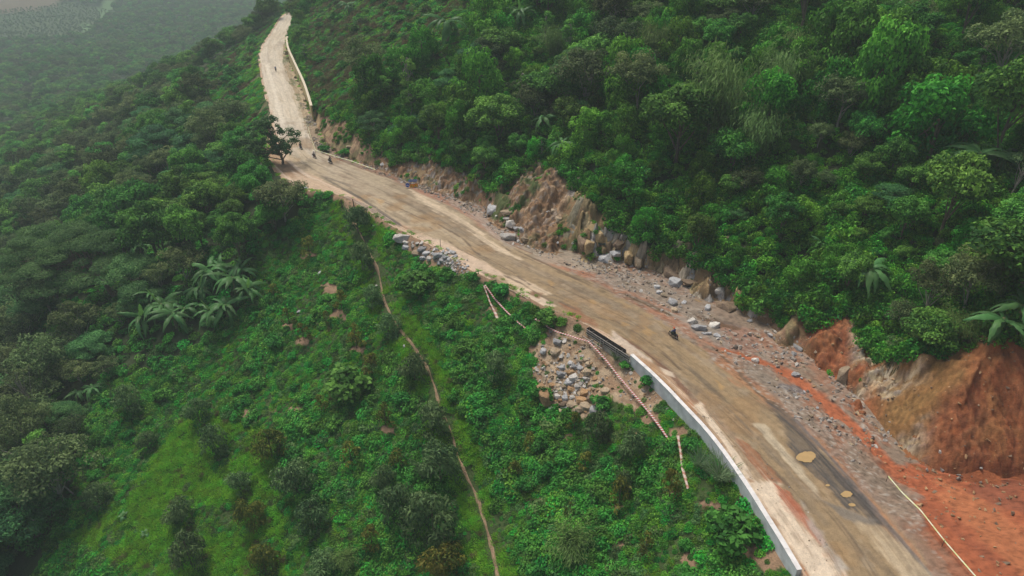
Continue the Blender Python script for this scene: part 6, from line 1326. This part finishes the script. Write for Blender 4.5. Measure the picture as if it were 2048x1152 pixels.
def skin(name, V, Ed, Rd, mat, parent, root=0, sub=1):
    me = bpy.data.meshes.new(name); me.from_pydata(V, Ed, []); me.materials.append(mat); o = link(name, me, parent)
    o.modifiers.new('skin', 'SKIN'); 
    sv = me.skin_vertices[0].data if me.skin_vertices else None
    if sv is None:
        bm = bmesh.new(); bm.from_mesh(me); ly = bm.verts.layers.skin.verify(); bm.verts.ensure_lookup_table()
        for i, v in enumerate(bm.verts):
            r = Rd[i]; v[ly].radius = r if hasattr(r, '__len__') else (r, r); v[ly].use_root = (i == root)
        bm.to_mesh(me); bm.free()
    else:
        for i, q in enumerate(sv): q.radius = Rd[i] if hasattr(Rd[i], '__len__') else (Rd[i], Rd[i]); q.use_root = i == root
    m_ = o.modifiers.new('smooth', 'SUBSURF'); m_.levels = sub; m_.render_levels = sub; o.modifiers['skin'].use_smooth_shade = True
    return o
def rider(bike, jack, trou, helm, label, lean=.1, back=0.):
    """seated figure: continuous body, jacket, trousers, shoes and helmet over it; y forward"""
    M = bike.matrix_world if False else Matrix.Translation(bike.location) @ bike.rotation_euler.to_matrix().to_4x4()
    e = empty('person', M @ Vector((0, -.12-back, .80)), bike.rotation_euler.z, label, 'person')
    V = [(0, 0, .08), (0, .02, .26), (0, lean*.6, .44), (0, lean, .55), (0, lean+.03, .62), (0, lean+.05, .73)]; Ed = [(0, 1), (1, 2), (2, 3), (3, 4), (4, 5)]; Rd = [.13, .12, .15, .08, .055, .09]
    hands = []
    for s in (-1, 1):
        k = len(V); V += [(s*.18, lean-.01, .50), (s*.27, lean+.10, .27), (s*.27, .37+back, .22), (s*.28, .45+back, .215)]; Ed += [(2, k), (k, k+1), (k+1, k+2), (k+2, k+3)]; Rd += [.065, .05, .037, .035]
        for f in range(4): q = len(V); V += [(s*(.25+.022*f), .49+back, .225), (s*(.25+.022*f), .505+back, .19)]; Ed += [(k+3, q), (q, q+1)]; Rd += [.011, .009]
        q = len(V); V += [(s*.235, .45+back, .205), (s*.23, .48+back, .18)]; Ed += [(k+3, q), (q, q+1)]; Rd += [.012, .010]
    for s in (-1, 1):
        k = len(V); V += [(s*.10, .02, .05), (s*.19, .42, .01), (s*.17, .26+back*.4, -.42), (s*.17, .40+back*.4, -.46)]; Ed += [(0, k), (k, k+1), (k+1, k+2), (k+2, k+3)]; Rd += [.10, .075, .05, .045]
    skin('body', V, Ed, Rd, M_skin, e)
    V = [(0, -.005, .06), (0, .015, .26), (0, lean*.6, .44), (0, lean, .53)]; Ed = [(0, 1), (1, 2), (2, 3)]; Rd = [.16, .155, .18, .11]
    for s in (-1, 1): k = len(V); V += [(s*.19, lean-.01, .50), (s*.275, lean+.10, .27), (s*.27, .35+back, .22)]; Ed += [(2, k), (k, k+1), (k+1, k+2)]; Rd += [.085, .068, .052]
    skin('jacket', V, Ed, Rd, jack, e)
    V = [(0, 0, .05)]; Ed = []; Rd = [.155]
    for s in (-1, 1): k = len(V); V += [(s*.10, .03, .05), (s*.19, .43, .01), (s*.17, .27+back*.4, -.37)]; Ed += [(0, k), (k, k+1), (k+1, k+2)]; Rd += [.115, .09, .07]
    skin('trousers', V, Ed, Rd, trou, e)
    for s in (-1, 1): MB().ell((s*.17, .36+back*.4, -.47), (.05, .14, .05), 8, 5).build('shoe', M_seat, e)
    hd = Vector((0, lean+.06, .75)); MB().ell(hd+Vector((0, -.015, .03)), (.125, .145, .125), 12, 8).build('helmet', helm, e, True)
    MB().ell(hd+Vector((0, .115, .035)), (.095, .06, .03), 8, 5).build('visor_peak', helm, e, True)
    fcs = MB(); fcs.ell(hd+Vector((0, .10, -.06)), (.016, .022, .026), 6, 4); fcs.build('nose', M_skin, e)
    for s in (-1, 1): MB().ell(hd+Vector((s*.035, .095, -.02)), (.013, .01, .009), 6, 4).build('eye', M_hair, e)
    MB().box(hd+Vector((0, .092, -.105)), (.05, .012, .01)).build('mouth', flatmat('lips', (.3, .1, .08)), e)
    return e
def heading(u0, v0, u1, v1): a, b = g0(u0, v0), g0(u1, v1); d = b-a; return math.atan2(-d[0], d[1])
navy = flatmat('jacket_navy', (.02, .045, .17), .7); blk = flatmat('cloth_black', (.018, .018, .02), .8); wht = flatmat('shirt_white', (.62, .58, .55), .8); lblue = flatmat('shirt_blue', (.10, .18, .35), .8); drk = flatmat('trousers_dark', (.03, .03, .035), .8); grn = flatmat('trousers_green', (.03, .05, .03), .8)
p_dark = flatmat('paint_black', (.02, .02, .022), .25); p_red = flatmat('paint_maroon', (.14, .02, .025), .25); p_blue = flatmat('paint_grey_blue', (.05, .07, .12), .25)
h_or = flatmat('helmet_orange', (.75, .10, .03), .3); h_wh = flatmat('helmet_white', (.75, .72, .70), .3); h_bk = flatmat('helmet_black', (.02, .02, .02), .3); h_bl = flatmat('helmet_blue', (.05, .1, .25), .3)
for (u0, v0, hu, hv, pt, jk, tr, hl, t1, t2, ps) in [
    (1346, 676, 1300, 646, p_dark, navy, grn, h_or, 'black motorcycle riding away up the brown wet road, nearest of all', 'person in a navy jacket and orange-red helmet riding the nearest motorcycle', None),
    (661, 327, 720, 356, p_dark, blk, drk, h_bk, 'black motorcycle on the wet concrete, lowest of the three below the big tree', 'person dressed all in black with black helmet on the lowest of the three motorcycles', None),
    (629, 316, 690, 346, p_red, wht, drk, h_wh, 'maroon motorcycle on the wet concrete, middle of the three below the big tree', 'person in white shirt and white helmet on the maroon motorcycle', None),
    (602, 299, 650, 328, p_blue, blk, drk, h_bk, 'grey-blue motorcycle half behind the leaves of the big tree', 'person in dark clothes half hidden behind the leaves of the big tree', None),
    (552, 143, 556, 175, p_dark, lblue, drk, h_bl, 'dark motorcycle alone on the pale far bend beside the tan wall', 'person in a blue shirt riding alone on the pale far bend', None)]:
    p = on(u0, v0); b_ = motorcycle(p, heading(u0, v0, hu, hv), pt, t1); rider(b_, jk, tr, hl, t2)

# ---------------------------------------------------------------- haze
hz = MB().box((0, 0, 0), (1, 1, 1)).build('haze', None); hz['kind'] = 'stuff'
ztop = float(max(GZ.max()+16, CAMH+14)); zbot = float(GZ.min()-1.5)
hz.scale = (6600, 6600, ztop-zbot); hz.location = (0, 0, (ztop+zbot)/2)
m, n = newmat('haze_air'); o_ = N(n, 'ShaderNodeOutputMaterial'); pv = N(n, 'ShaderNodeVolumePrincipled'); pv.inputs['Color'].default_value = (.60, .71, .71, 1); pv.inputs['Density'].default_value = .0005; pv.inputs['Anisotropy'].default_value = .0
n.links.new(pv.outputs[0], o_.inputs['Volume']); hz.data.materials.append(m)
